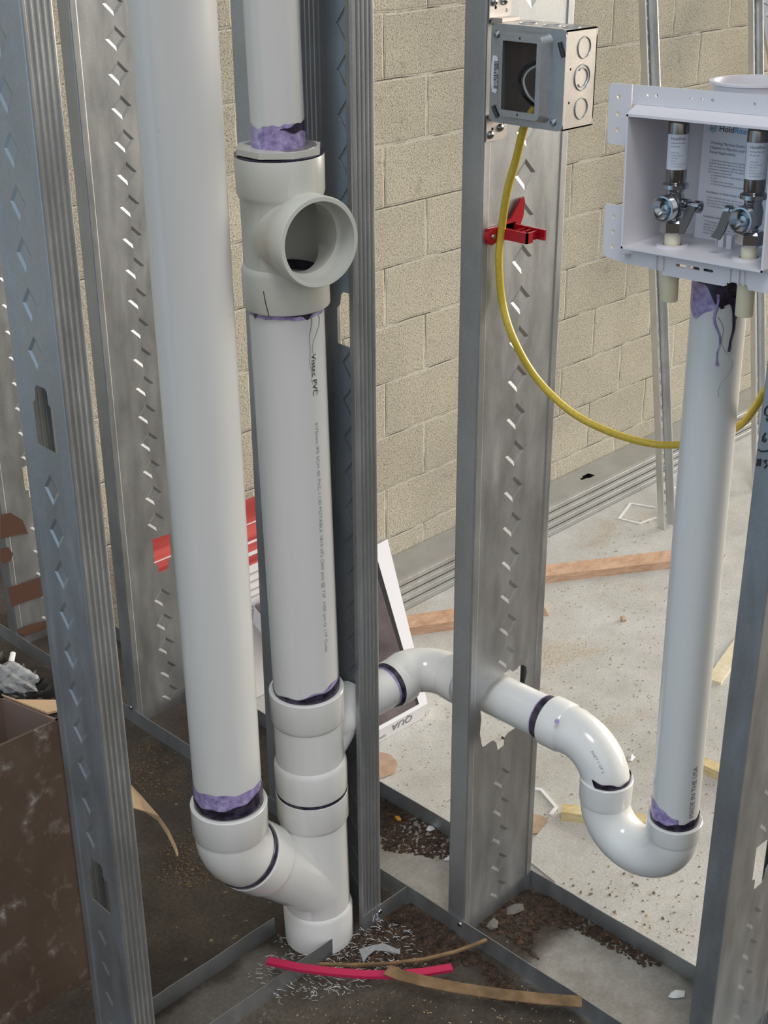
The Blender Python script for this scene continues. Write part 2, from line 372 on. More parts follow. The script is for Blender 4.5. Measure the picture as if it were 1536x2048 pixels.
def text(name, s, size, org, r_, u_, material, parent, wrap=None, align='LEFT', eps=.0004, label=None, sx=1.0):
    """flat lettering: org + x*r_ + y*u_ ; wrap(x,y) may bend it round a pipe"""
    cu = bpy.data.curves.new(name, 'FONT'); cu.body = s; cu.size = size; cu.align_x = align; cu.resolution_u = 3
    tmp = bpy.data.objects.new('tmp', cu); COL.objects.link(tmp)
    dg = bpy.context.evaluated_depsgraph_get(); me = bpy.data.meshes.new_from_object(tmp.evaluated_get(dg))
    off = root_off(parent)
    if wrap:
        bm = bmesh.new(); bm.from_mesh(me); bmesh.ops.subdivide_edges(bm, edges=[e for e in bm.edges if e.calc_length() > size*.25], cuts=2); bm.to_mesh(me); bm.free()
    for v in me.vertices:
        x, y = v.co.x*sx, v.co.y
        if wrap: p = wrap(x, y)
        else:
            p = Vector(org)+Vector(r_)*x+Vector(u_)*y+Vector(r_).cross(Vector(u_)).normalized()*eps
        v.co = p-off
    bpy.data.objects.remove(tmp); bpy.data.curves.remove(cu)
    return obj(name, me, material, parent, label=label)
def csg(name, base, ops):
    """base MB, ops [(MB,'UNION'|'DIFFERENCE')] -> mesh in world space"""
    o = bpy.data.objects.new('tmp', base.mesh('tmp')); COL.objects.link(o); tm = []
    for mb, kind in ops:
        c = bpy.data.objects.new('tmpc', mb.mesh('tmpc')); COL.objects.link(c); tm.append(c)
        md = o.modifiers.new('b', 'BOOLEAN'); md.operation = kind; md.object = c; md.solver = 'EXACT'
    dg = bpy.context.evaluated_depsgraph_get(); dg.update()
    me = bpy.data.meshes.new_from_object(o.evaluated_get(dg)); me.name = name
    for c in tm: bpy.data.objects.remove(c)
    bpy.data.objects.remove(o); return me
def shift(me, off):
    for v in me.vertices: v.co -= off
    return me
# ------------------------------------------------------------------ setting
mb = MB().box((-1.2, -1.6, -.30), (1.378, 3.17, 0)); struct('floor', mb, M['near_floor'])
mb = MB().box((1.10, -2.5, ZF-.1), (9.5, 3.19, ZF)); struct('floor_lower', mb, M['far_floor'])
mb = MB().box((-1.2, YW, ZF-.1), (9.5, YW+.19, 3.0)); struct('wall_back', mb, M['cmu'])
# ------------------------------------------------------------------ steel studs
FL = .032
def keyhole(uc, zc, flip=False, w=.038, h=.070):
    s = -1 if flip else 1; a, b = w/2, w*.30
    pts = [(-a, -h/2), (a, -h/2+.002), (a, h*.18), (b+.002, h*.26), (b, h/2-.004), (b-.004, h/2), (-b+.003, h/2), (-b, h/2-.004), (-b, h*.26), (-a, h*.20)]
    pts = [(uc+x, zc+s*y) for x, y in pts]
    return pts if s > 0 else pts[::-1]
def stud(label, org, du, dv, Wd, z0, z1, holes=(), dz=None, ribbed=False, inner=False, matl=None, skip=(), lip=.008, fl=FL, T=None, name='steel_stud', group=None, dw=.0190, dh=.0185):
    """org: corner of web and first flange; du runs across the web, dv out along the flange"""
    matl = matl or M['steel']
    org = Vector(org); du = Vector(du); dv = Vector(dv); z = Vector((0, 0, 1))
    if T is None: T = lambda p: org+du*p.x+dv*p.y+z*p.z
    t = thing(name, label, 'metal stud', T(Vector((0, 0, z0))), group)
    e, j = .012, .0012                         # web edge strip and the step to its middle panel
    # web: middle panel sits j back from its edge strips
    sh = lambda p: T(Vector((p.x, j+p.z, p.y)))
    zc = dz if dz is not None else z0+.03
    while zc-.0507 > z0+.03: zc -= .0507
    while zc < z0+.025: zc += .0507
    zs = []
    while zc < z1-.02:
        if not any(a < zc < b for a, b in skip): zs.append(zc)
        zc += .0507
    c = Wd/2; dia = [[(c, q+dh), (c-dw, q), (c, q-dh), (c+dw, q)] for q in zs]
    w_ = MB().prism([(e+.002, z0), (Wd-e-.002, z0), (Wd-e-.002, z1), (e+.002, z1)], [list(h) for h in holes]+dia, sh, .0009)
    for a, b in ((.0022, e), (Wd-e, Wd-.0022)):
        w_.box((a, 0, z0), (b, .0009, z1), T)
    w_.profile([(e, 0), (e+.002, j)], .0009, T, z0, z1); w_.profile([(Wd-e-.002, j), (Wd-e, 0)], .0009, T, z0, z1)
    for zc in zs:
        hh = .0013; k_ = .66
        o_ = [(c, zc+dh), (c+dw, zc), (c, zc-dh), (c-dw, zc)]; i_ = [(c, zc+dh*k_), (c+dw*k_, zc), (c, zc-dh*k_), (c-dw*k_, zc)]
        vs = [T(Vector((a, j, b))) for a, b in o_]+[T(Vector((a, j+hh, b))) for a, b in i_]
        w_.add(vs, [(0, 1, 5, 4), (1, 2, 6, 5), (2, 3, 7, 6), (3, 0, 4, 7), (4, 5, 6, 7)])
    obj('web', w_, matl, t)
    for k in (0, 1):
        def TT(p, k=k): return T(Vector((p.x if k == 0 else Wd-p.x, p.y, p.z)))
        prof = [(.0022, 0), (.0008, .0005), (0, .0020)]
        if ribbed:
            for q in range(4):
                v0 = .0045+q*.0068; prof += [(0, v0), (.0010, v0+.0012), (.0010, v0+.0042), (0, v0+.0054)]
        else: prof += [(0, .010), (0, .02)]
        prof += [(0, fl-.002), (.0006, fl-.0006), (.002, fl), (lip, fl)]
        f_ = MB().profile([(p[0], p[1]) for p in prof], -.0009 if k == 0 else -.0009, TT, z0, z1)
        obj('flange', f_, matl, t)
    return t
ZT = 1.75
XN, XFR = 1.209, 1.366; WY = XFR-XN
# wide wall (runs along Y): web faces -Y, flange goes +Y
DH = [(1011.8, 1346), (1020.5, 1339.6), (1027, 1344), (1036, 1338), (1039, 1333), (1046, 1330), (1054.7, 1334), (1056, 1347), (1052, 1364), (1040, 1400), (1036, 1440), (1034, 1456), (1018.6, 1466), (1011, 1477), (1009.8, 1492), (1004, 1496), (997, 1502), (994, 1485.5), (988, 1482), (983.4, 1484.6), (971.7, 1493), (965.9, 1495), (961, 1468), (964, 1440), (962, 1418), (966, 1396), (980, 1372)]
dh = [(p.x-XN, p.z) for p in (aY(x, y, 1.029) for x, y in DH)]
studs = {}
studs['D'] = stud('grey steel stud behind the junction box, with torn hole round the pipe', (XN, 1.029, 0), (1, 0, 0), (0, 1, 0), WY, 0, ZT, [dh[::-1]], dz=1.056, skip=[(.29, .44), (1.16, 1.30)])
studs['E'] = stud('grey steel stud hidden mostly behind the white stack with the open tee', (XN, 1.430, 0), (1, 0, 0), (0, 1, 0), WY, 0, ZT, [keyhole(WY/2, .33, True), keyhole(WY/2, .93, True)], dz=1.05, skip=[(.28, .38), (.88, .98)])
studs['F'] = stud('wide steel stud with diamond pattern behind the left white pipe', (XN, 1.829, 0), (1, 0, 0), (0, 1, 0), WY, 0, ZT, [keyhole(1.2955-XN, .323, True), keyhole(1.2955-XN, .923, True)][:1], dz=1.099, skip=[(.285, .385)])
studs['G'] = stud('rust-stained steel stud, farthest left behind the front stud', (XN, 2.231, 0), (1, 0, 0), (0, 1, 0), WY, 0, ZT, [keyhole(WY/2, .345, True)], dz=1.06, skip=[(.29, .40)])
studs['R'] = stud('steel stud at the right edge with handwritten numbers on its flange', (XN, .618, 0), (1, 0, 0), (0, 1, 0), WY, 0, ZT, [keyhole(.078, .325, True)], dz=1.05, skip=[(.27, .38), (.90, 1.2)])
# chase wall (runs along X): 92 mm studs
studs['L'] = stud('closest steel stud at far left with ribbed flange and two slots', (.705, 1.143, 0), (0, 1, 0), (1, 0, 0), .090, 0, ZT, [keyhole(.0435, .921, w=.037), keyhole(.043, .312, w=.037), ], dz=.789, ribbed=True, fl=.034, skip=[(.87, .97), (.26, .36)], dw=.0140)
Tc = lambda p: Vector((1.151-p.y, 1.143+p.x, p.z))
studs['C'] = stud('narrow steel stud between the open tee and the yellow cable stud', (1.151, 1.143, 0), (0, 1, 0), (-1, 0, 0), .090, 0, ZT, [keyhole(.049, .925, w=.036)], dz=1.02, ribbed=True, inner=True, fl=.037, lip=.009, T=Tc, skip=[(.88, .97)], dw=.015, dh=.0190)
# rust stain on G web
def decal(name, px, fn, material, parent, t=.0006, label=None):
    """thin irregular film lying on a plane: px outline points mapped by fn"""
    P_ = [fn(x, y) for x, y in px]; c = sum(P_, Vector())/len(P_)
    mb = MB(); n = len(P_); nrm = (P_[1]-P_[0]).cross(P_[n//2]-P_[0]).normalized()
    if nrm.dot(C0-c) < 0: nrm = -nrm
    tri = tessellate_polygon([P_]); mb.add([p+nrm*t for p in P_], [tuple(f) for f in tri])
    return obj(name, mb, material, parent, label=label)
for px in ([(0, 1030), (20, 1025), (45, 1040), (56, 1068), (40, 1068), (10, 1075), (0, 1078)], [(14, 1175), (50, 1165), (84, 1152), (88, 1192), (60, 1200), (22, 1214)], [(32, 1262), (60, 1248), (95, 1240), (97, 1255), (52, 1272)], [(0, 1096), (16, 1094), (26, 1108), (20, 1122), (6, 1128), (0, 1120)]):
    decal('rust_stain', px, lambda x, y: aY(x, y, 2.2285), M['rust'], studs['G'], .0012, label='brown rust stain')
# handwriting on R flange
def hand(parent, strokes, X, rad=.0009, name='marker_writing', material=None, lab='handwritten marker numbers'):
    mb = MB()
    for s_ in strokes: mb.tube([aX(x, y, X) for x, y in s_], rad, 6)
    return obj(name, mb, material or M['ink_grey'], parent, label=lab)
hand(studs['R'], [[(1536, 812), (1530, 818), (1529, 828), (1536, 833)], [(1533, 836), (1535, 843)], [(1531, 866), (1526, 874), (1525, 882), (1529, 884), (1532, 879), (1527, 876)], [(1516, 899), (1522, 903), (1536, 902)], [(1516, 918), (1514, 932)], [(1521, 918), (1519, 932)], [(1527, 922), (1533, 920), (1530, 926), (1534, 930), (1529, 936)]], XN-.0007, material=M['ink'])
# ------------------------------------------------------------------ floor tracks
def track(label, org, du, dv, Wd, l0, l1, cut=None):
    org = Vector(org); du = Vector(du); dv = Vector(dv)
    T = lambda p: org+dv*p.x+du*p.y+Vector((0, 0, p.z))      # x across, y along
    t = thing('floor_track', label, 'floor track', T(Vector((0, l0, 0))))
    b = MB().box((0, l0, .0004), (.006, l1, .0014), T)
    obj('base_strip', b, M['steel'], t)
    return t, T
t, T = track('long steel floor track running diagonally under the row of wide studs', (XN-.0012, 0, 0), (0, 1, 0), (1, 0, 0), .160, .2, 3.1)
bpy.data.objects.remove([c for c in t.children][0])
def wavy(mb, x, l0, l1, hgt, T, th=.001, amp=.0008):
    n = int((l1-l0)/.04)+1; vs = []
    for i in range(n+1):
        l = l0+(l1-l0)*i/n; dx = amp*math.sin(i*1.7)*random.uniform(.3, 1)
        for (xx, zz) in ((x+dx*.2, .0), (x+dx, hgt), (x+dx+th, hgt), (x+dx*.2+th, .0)): vs.append(T(Vector((xx, l, zz))))
    fs = [(i*4+k, i*4+(k+1) % 4, (i+1)*4+(k+1) % 4, (i+1)*4+k) for i in range(n) for k in range(4)]+[(0, 1, 2, 3), (n*4, n*4+1, n*4+2, n*4+3)]
    return mb.add(vs, fs)
obj('track_flange', wavy(MB(), -.0004, .2, 3.1, .031, T), M['steel'], t, label='near upright edge')
obj('track_flange', wavy(MB(), .1585, .2, 3.1, .031, T), M['steel'], t, label='far upright edge')
def screw(parent, p, n, r=.0042, name='screw'):
    n = Vector(n); return obj(name, MB().lathe([(r, 0), (r, .0008), (r*.75, .0024), (r*.2, .0030), (r*.18, .0018)], p, n, 20), M['chrome'], parent, sm=True)
for px, py_ in ((920, 1848), (262, 1415)): screw(t, aX(px, py_, XN-.0018), (-1, 0, 0))
t2, T2 = track('short floor track cut round the base of the drain stack', (0, 1.1418, 0), (1, 0, 0), (0, 1, 0), .094, .52, 1.064, cut=.99)
obj('track_flange', wavy(MB(), 0, .52, 1.050, .031, T2), M['steel'], t2, label='near upright edge')
obj('track_flange', wavy(MB(), .0928, .52, 1.020, .031, T2), M['steel'], t2, label='far upright edge')
t3, T3 = track('small floor track piece under the narrow stud, marked 13', (0, 1.1418, 0), (1, 0, 0), (0, 1, 0), .094, 1.112, 1.206)
obj('track_flange', wavy(MB(), 0, 1.112, 1.206, .031, T3), M['steel'], t3)
screw(t3, aY(759, 1823, 1.1408), (0, -1, 0), .004)
mb = MB()
for s_ in [[(749, 1830), (746, 1843)], [(752, 1828), (757, 1826), (754, 1832), (758, 1836), (752, 1840)]]: mb.tube([aY(x, y, 1.1412) for x, y in s_], .0005, 5)
obj('marker_writing', mb, M['sticker'], t3, label='chalk number 13')
# ------------------------------------------------------------------ drain pipes
def axis_pt(z):  # centre line of the right stack
    return Vector((1.068-.021*z, 1.189, z))
def mk_patch(a0, a1, fbot, ftop, org, d, r, seg=48, eps=.0005, rows=2):
    """film on a cylinder between angles a0..a1 (0 = towards camera), heights from fbot(a) to ftop(a)"""
    org = Vector(org); d = Vector(d).normalized(); toC = (C0-org); toC = (toC-d*toC.dot(d)).normalized(); sd = d.cross(toC)
    mb = MB(); vs = []; rr = r+eps
    for i in range(seg+1):
        a = a0+(a1-a0)*i/seg
        for k in range(rows+1):
            h = fbot(a)+(ftop(a)-fbot(a))*k/rows
            vs.append(org+d*h+(toC*math.cos(a)+sd*math.sin(a))*rr)
    fs = [(i*(rows+1)+k, (i+1)*(rows+1)+k, (i+1)*(rows+1)+k+1, i*(rows+1)+k+1) for i in range(seg) for k in range(rows)]
    return mb.add(vs, fs)
def rag(base, amp, seed, f=5):
    rn = random.Random(seed); ph = [rn.uniform(0, 6.28) for _ in range(4)]
    return lambda a: base+amp*(math.sin(a*f+ph[0])*.5+math.sin(a*f*2.3+ph[1])*.3+math.sin(a*f*5.1+ph[2])*.2)
def drip(parent, org, d, r, a, h0, h1, wid, material, name='cement_drip', wig=.02, seed=0):
    org = Vector(org); d = Vector(d).normalized(); toC = (C0-org); toC = (toC-d*toC.dot(d)).normalized(); sd = d.cross(toC)
    rn = random.Random(seed); pts = []; n = 12; p1 = rn.uniform(0, 6)
    for i in range(n+1):
        t = i/n; h = h0+(h1-h0)*t; aa = a+wig*math.sin(p1+t*5)+wig*.5*math.sin(t*13)
        pts.append(org+d*h+(toC*math.cos(aa)+sd*math.sin(aa))*(r+.0002))
    rad = [wid*(1-.55*math.sin(min(1, i/n*1.2)*1.5)) for i in range(n)]+[wid*.9]
    return obj(name, MB().tube(pts, rad, 6), material, parent, sm=True)
Z = Vector((0, 0, 1))
# left tall 3 inch pipe
RA, RH = .04445, .0505
AX = Vector((.914, 1.189, 0))
dA = (Vector((.906, 1.189, 1.75))-Vector((.9145, 1.189, .300))).normalized(); oA = Vector((.9145, 1.189, .300))
t = thing('drain_pipe', 'tall thick white plastic pipe, the left one of the two stacks', 'pipe', oA)
obj('pipe_body', MB().lathe([(RA, 0), (RA, 1.45)], oA, dA, 96), M['pvc'], t, sm=True)
obj('primer_band', mk_patch(-math.pi, math.pi, lambda a: .035, rag(.062, .004, 3, 2), oA, dA, RA, 96), M['primer'], t)
obj('cement_band', mk_patch(-math.pi, math.pi, lambda a: .026, lambda a: .047+.008*math.sin(a-.6)+.0015*math.sin(a*9), oA, dA, RA, 96, .0012), M['cement'], t)
def hub(r_out, r_in, h0, h1, step=None, cham=.0015):
    """closed ring profile of a socket wall"""
    return [(r_in, h0), (r_out-cham, h0), (r_out, h0+cham), (r_out, h1-cham), (r_out-cham, h1), (r_in, h1)]
def arc(c, e1, e2, rad, a0, a1, n=14):
    return [Vector(c)+Vector(e1)*rad*math.cos(a0+(a1-a0)*i/n)+Vector(e2)*rad*math.sin(a0+(a1-a0)*i/n) for i in range(n+1)]
# wye axis z of branch
zb = .098; oW = Vector((1.067, 1.189, 0)); bd = Vector((-1, 0, 1)).normalized()
oB = Vector((1.0655, 1.189, zb))
# 45 elbow below the left pipe
zj = zb+(1.0655-.9145)          # intersection height of pipe and branch axes
e = thing('elbow_fitting', 'white 45 degree elbow joining the left pipe to the wye', 'pipe fitting', (.9145, 1.189, .2))
rb = .060; tl = rb*math.tan(R(22.5))
P0 = Vector((.9145, 1.189, zj+tl)); cen = P0+Vector((rb, 0, 0))
pts = [P0+Z*.012]+arc(cen, (-1, 0, 0), (0, 0, -1), rb, 0, R(45), 14); dn = -bd; pts.append(pts[-1]+dn*.010)
obj('bend', MB().tube(pts, .0480, 72), M['fitting'], e, sm=True)
obj('socket', MB().lathe([(RA-.001, -.004), (.0482, -.004), (.0488, 0), (RH, .003), (RH+.0004, .045), (RH-.0008, .0465), (RA+.0014, .0465), (RA-.001, .020)], P0+Z*.004, Z, 96, True), M['fitting'], e, sm=True)
print('A hub rim z', (P0+Z*.0505).z)
jc = pts[-1]                       # joint with the wye branch
obj('cement_band', MB().lathe([(.0462, -.006), (.0497, -.004), (.0492, .0035), (.0470, .006)], jc, dn, 96), M['cement'], e, sm=True)
# wye
wy = thing('wye_fitting', 'white plastic wye at the floor with its branch rising left', 'pipe fitting', oW)
blen = (oB-jc).length
outer = MB().lathe([(.0475, .05), (.0475, .225)], oW, axis_pt(1)-axis_pt(0), 96)
br = MB().lathe([(.0475, .0), (.0475, blen-.045), (.0505, blen-.042), (.0510, blen-.006), (.0498, blen-.005)], oB, bd, 96)
me = csg('body', outer, [(br, 'UNION')]); obj('body', shift(me, wy.location), M['fitting'], wy, sm=True)
dB = (axis_pt(1)-axis_pt(0)).normalized()
obj('socket', MB().lathe([(.040, 0.002), (.0505, 0.002), (.0508, .058), (.0485, .064), (.0470, .066)], oW, dB, 96), M['fitting'], wy, sm=True)
obj('socket', MB().lathe([(.0470, .216), (.0485, .219), (.0508, .224), (.0508, .266), (.0500, .2665), (.040, .2665)], oW, dB, 96), M['fitting'], wy, sm=True)
obj('cement_band', MB().lathe([(.0480, .266), (.0503, .2655), (.0500, .2700), (.0480, .2705)], oW, dB, 96), M['cement'], wy, sm=True)
# sanitary tee above
zt = .362
te = thing('tee_fitting', 'lower white tee with a side branch running behind the narrow stud', 'pipe fitting', oW+dB*.27)
outer = MB().lathe([(.0475, .30), (.0475, .40)], oW, dB, 96)
oT = oW+dB*zt; oT2 = Vector((1.287, 1.186, .372)); bT = (Vector((1.30, 1.187, .366))-oT).normalized()
br = MB().lathe([(.0345, 0), (.0345, .060), (.0372, .064), (.0375, .086), (.0362, .087)], oT, bT, 80)
sw = MB().tube([oT+dB*-.040+bT*.010, oT+dB*-.026+bT*.030, oT+dB*-.006+bT*.052], [.034, .034, .0335], 48)
me = csg('body', outer, [(br, 'UNION'), (sw, 'UNION')]); obj('body', shift(me, te.location), M['fitting'], te, sm=True)
obj('socket', MB().lathe([(.040, .2712), (.0500, .2712), (.0508, .274), (.0508, .312), (.0495, .318), (.0472, .322)], oW, dB, 96), M['fitting'], te, sm=True)
obj('socket', MB().lathe([(.0470, .383), (.0485, .386), (.0508, .391), (.0508, .4335), (.0500, .4345), (.0452, .4345), (.0445, .43)], oW, dB, 96), M['fitting'], te, sm=True)
# right stack 3 inch pipe
oP = oW+dB*.40
rp = thing('drain_pipe', 'white plastic pipe with printed writing, below the open tee', 'pipe', oP)
obj('pipe_body', MB().lathe([(RA, 0), (RA, .60)], oP, dB, 96), M['pvc'], rp, sm=True)
obj('cement_band', mk_patch(-math.pi, math.pi, lambda a: .033, lambda a: .045+.006*math.sin(a)+.0015*math.sin(a*7), oP, dB, RA, 96, .0008), M['cement'], rp)
obj('primer_band', mk_patch(-.2, 1.6, lambda a: .040, lambda a: .046+.012*max(0, math.sin(a))+.002*math.sin(a*9), oP, dB, RA, 48, .0005), M['primer'], rp)
hB = .98-.40
obj('primer_band', mk_patch(-math.pi, math.pi, rag(.563, .002, 9, 3), lambda a: .60, oP, dB, RA, 96, .0006), M['primer'], rp)
obj('cement_band', mk_patch(-math.pi, math.pi, lambda a: .571+.004*math.cos(a*1.0+2.6)-(.010*math.exp(-((a+.95)/.07)**2))-(.006*math.exp(-((a-.55)/.10)**2)), lambda a: .60, oP, dB, RA, 160, .0011), M['cement'], rp)
drip(rp, oP, dB, RA, .62, .566, .495, .0009, M['ink_soft'], 'primer_drip', .05, 4)
drip(rp, oP, dB, RA, .78, .566, .470, .0006, M['ink_soft'], 'primer_drip', .16, 8)
toC = (C0-oP); toC = (toC-dB*toC.dot(dB)).normalized(); sdB = dB.cross(toC)
def wrapB(h_top, ang):
    def f(x, y):   # text reads downwards
        a = ang+(y)/RA
        return oP+dB*(h_top-x)+(toC*math.cos(a)+sdB*math.sin(a))*(RA+.0005)
    return f
text('printed_writing', 'Vistec PVC', .0100, None, None, None, M['ink'], rp, wrapB(.518, .62), sx=1.15, label='black printed pipe marking')
text('printed_writing', '3/75mm IPS SCH 40 PVC-1120 POTABLE 1810 kPa (260 psi) @ 73F  NSF-pw-G 11P Code', .0068, None, None, None, M['ink_soft'], rp, wrapB(.432, .64), sx=1.28, label='faded printed pipe marking')
# upper open tee
zt2 = 1.057; oU = axis_pt(0)
ut = thing('tee_fitting', 'upper cream tee with its large round opening facing the viewer', 'pipe fitting', axis_pt(.97))
ctr = axis_pt(zt2); dU = Vector((-.19, -.98, .02)).normalized()
outer = MB().lathe([(.0505, .970), (.0512, .972), (.0512, 1.012), (.0495, 1.018), (.0475, 1.020), (.0475, 1.096), (.0490, 1.099), (.0505, 1.104), (.0512, 1.143), (.0505, 1.1445)], oU, dB, 96)
br = MB().lathe([(.0475, 0), (.0475, .044), (.0505, .050), (.0512, .078), (.0500, .0800)], ctr, dU, 96)
inn = MB().lathe([(.0400, .95), (.0400, 1.16)], oU, dB, 64)
inb = MB().lathe([(.0400, .0), (.0400, .052), (.0452, .0521), (.0458, .12)], ctr, dU, 64)
me = csg('body', outer, [(br, 'UNION'), (inn, 'DIFFERENCE'), (inb, 'DIFFERENCE')]); obj('body', shift(me, ut.location), M['fitting_old'], ut, sm=True)
obj('primer_smear', mk_patch(-.36, .04, rag(.068, .003, 4, 8), lambda a: .0905, ctr, dU, .0513, 20, .0005), M['primer'], ut) if False else None
# cement puddle inside the tee
obj('cement_band', MB().lathe([(.0398, .985), (.0398, 1.012), (.0385, 1.012), (.0385, .985)], oU, dB, 64, True), M['cement'], ut, sm=True)
for k, (a, w_) in enumerate(((.0, .0012), (.22, .0009), (-.2, .0016))):
    dd = Vector((.30+a, .93, 0)).normalized()
    obj('cement_drip', MB().tube([axis_pt(1.10)+dd*.0395, axis_pt(1.075)+dd*.0395, axis_pt(1.045-.01*k)+dd*.0395], w_, 6), M['cement'], ut)
obj('pipe_end', MB().lathe([(.0396, .985), (.0396, .9855)], oU, dB, 48), M['black'], ut)
obj('scratch', MB().tube([aY(527, 583, 1.141), aY(531, 605, 1.141), aY(538, 632, 1.142)], .0006, 5), M['ink'], ut)
# reducer bushing and upper 2 inch pipe
bu = thing('reducer_bushing', 'octagonal reducer bushing seated in the top of the open tee', 'pipe fitting', axis_pt(1.14))
octo = [(.0500*math.cos(R(22.5+45*k)), .0500*math.sin(R(22.5+45*k))) for k in range(8)]
ib = [(.0300*math.cos(R(-10*k)), .0300*math.sin(R(-10*k))) for k in range(36)]
Tb = lambda p: axis_pt(p.z)+Vector((p.x, p.y, 0))
obj('bushing_flange', MB().prism(octo, [ib], lambda p: Tb(Vector((p.x, p.y, 1.1462+p.z))), .0068), M['fitting_old'], bu)
obj('cement_band', MB().lathe([(.036, 1.1425), (.0506, 1.1428), (.0506, 1.1462), (.036, 1.1465)], oU, dB, 64), M['cement'], bu)
obj('cement_smear', MB().lathe([(.0315, 1.1529), (.0425, 1.1529), (.0422, 1.1537), (.0315, 1.1537)], oU, dB, 40, True), M['smear'], bu)
p2 = thing('vent_pipe', 'thinner white pipe rising from the top of the open tee', 'pipe', axis_pt(1.13))
r2 = .03016
obj('pipe_body', MB().lathe([(r2, 1.12), (r2, 1.80)], oU, dB, 80), M['pvc'], p2, sm=True)
obj('primer_band', mk_patch(-math.pi, math.pi, lambda a: .02, rag(.049, .004, 21, 3), axis_pt(1.13), dB, r2, 80, .0005), M['primer'], p2)
obj('cement_band', mk_patch(.05, 2.2, lambda a: .0445+.0015*math.sin(a*8)-.004*math.sin((a-.05)*1.4), lambda a: .045+.0065*math.sin((a-.05)*1.3)+.001*math.sin(a*11), axis_pt(1.13), dB, r2, 40, .0011), M['cement'], p2)
# branch arm: short pipe, 90 elbow, run through the stud, 90 elbow, trap, riser
sp = thing('branch_pipe', 'short white pipe between lower tee and the bend behind the studs', 'pipe', oT+bT*.07)
obj('pipe_body', MB().tube([oT+bT*.07, oT+bT*.185], r2, 64), M['pvc'], sp, sm=True)
obj('primer_band', MB().tube([oT+bT*.148, oT+bT*.172], r2+.0005, 64, False), M['primer'], sp, sm=True)
el = thing('elbow_fitting', 'white elbow bending from the lower tee towards the torn stud hole', 'pipe fitting', (1.28, 1.18, .37))
q0 = oT+bT*.168; rbb = .048; Yr = 1.189
cX = 1.287
ebend = arc((cX-rbb, 1.187-rbb, .372), (0, 1, 0), (1, 0, 0), rbb, 0, R(90), 14)
path = [oT+bT*.176]+ebend+[Vector((cX, 1.187-rbb-.025, .376))]
obj('bend', MB().tube(path, .0325, 64), M['fitting'], el, sm=True)
ax_ = (ebend[0]-(oT+bT*.15)).normalized()
obj('socket', MB().lathe([(.029, 0), (.0345, 0), (.0352, .0012), (.0350, .028), (.0328, .032)], oT+bT*.158, bT, 72), M['fitting'], el, sm=True)
obj('cement_band', MB().lathe([(.0306, -.006), (.0322, -.005), (.0342, .0001), (.030, .0004)], oT+bT*.158, bT, 72), M['cement'], el, sm=True)
obj('socket', MB().lathe([(.029, .030), (.0345, .030), (.0352, .0288), (.0350, .004), (.0328, .0)], (cX, 1.187-rbb-.004, .374), (0, -1, 0), 72), M['fitting'], el, sm=True)
zr = .381
arm = thing('trap_arm_pipe', 'white pipe passing through the torn hole in the stud', 'pipe', (cX, 1.0, zr))
obj('pipe_body', MB().tube([(cX, 1.125, zr-.003), (cX, .925, zr)], r2, 80), M['pvc'], arm, sm=True)
obj('primer_band', MB().tube([(cX, .9645, zr), (cX, .948, zr)], r2+.0005, 80, False), M['primer'], arm, sm=True)
obj('cement_band', MB().tube([(cX, .9625, zr), (cX, .948, zr)], r2+.0011, 80, False), M['cement'], arm, sm=True)
e2 = thing('elbow_fitting', 'white bend with small print, dropping from the pipe into the trap', 'pipe fitting', (cX, .9, .36))
yl = .853; rb2 = .061
ctrE = Vector((cX, yl+rb2, zr-rb2))
pts = [Vector((cX, yl+rb2+.014, zr))]+arc(ctrE, (0, 0, 1), (0, -1, 0), rb2, 0, R(90), 18)+[Vector((cX, yl, zr-rb2-.02))]
obj('bend', MB().tube(pts, [.0335]*3+[.0325]*(len(pts)-6)+[r2+.0008]*3, 80), M['fitting'], e2, sm=True)
obj('socket', MB().lathe([(.029, 0), (.0345, 0), (.0354, .0012), (.0354, .026), (.0335, .030)], (cX, .9505, zr), (0, -1, 0), 80), M['fitting'], e2, sm=True)
pd = aX(1114, 1443, 1.2545)
obj('primer_dot', MB().lathe([(.0034, 0), (.0030, .0012), (.0001, .0014)], pd, (C0-pd), 20), M['primer'], e2, sm=True)
def wrapE(x, y):
    th = R(38)+x/(rb2+.012)
    rad = Vector((0, -math.sin(th), math.cos(th)))
    # on the outer-left cheek of the bend
    cc = ctrE+rad*rb2; side = Vector((-1, 0, 0))
    a = R(38)+y/.0325
    return cc+(side*math.cos(a)+rad*math.sin(a))*.0332
text('printed_writing', 'PART 1 OF 2', .0052, None, None, None, M['ink_soft'], e2, wrapE, label='small grey print')
tr = thing('p_trap', 'glossy white U-shaped trap hanging between the bend and the riser', 'pipe fitting', (cX, .80, .245))
yR = .7455; rU = (yl-yR)/2; zU = .303
pts = [Vector((cX, yl, zU+.020))]+arc((cX, (yl+yR)/2, zU), (0, 1, 0), (0, 0, -1), rU, 0, R(180), 30)+[Vector((cX, yR, zU+.020))]
obj('bend', MB().tube(pts, .0332, 80), M['fitting'], tr, sm=True)
for y_, zt_ in ((yl, .337), (yR, .328)):
    obj('socket', MB().lathe([(.030, zU-.002), (.0340, zU-.002), (.0352, zU+.003), (.0355, zt_-.001), (.0345, zt_), (.0305, zt_)], (cX, y_, 0), Z, 80), M['fitting'], tr, sm=True)
obj('cement_band', mk_patch(-math.pi, math.pi, lambda a: 0, lambda a: .0065+.005*max(0, math.cos(a+.9))+.0012*math.sin(a*8), (cX, yl, .336), Z, r2+.0012, 90, .0008), M['cement'], e2)
rs_o = Vector((cX, yR, .31)); dR = (Vector((cX, .757, 1.06))-rs_o).normalized()
rs = thing('riser_pipe', 'white standpipe from the trap up to the washer box', 'pipe', rs_o)
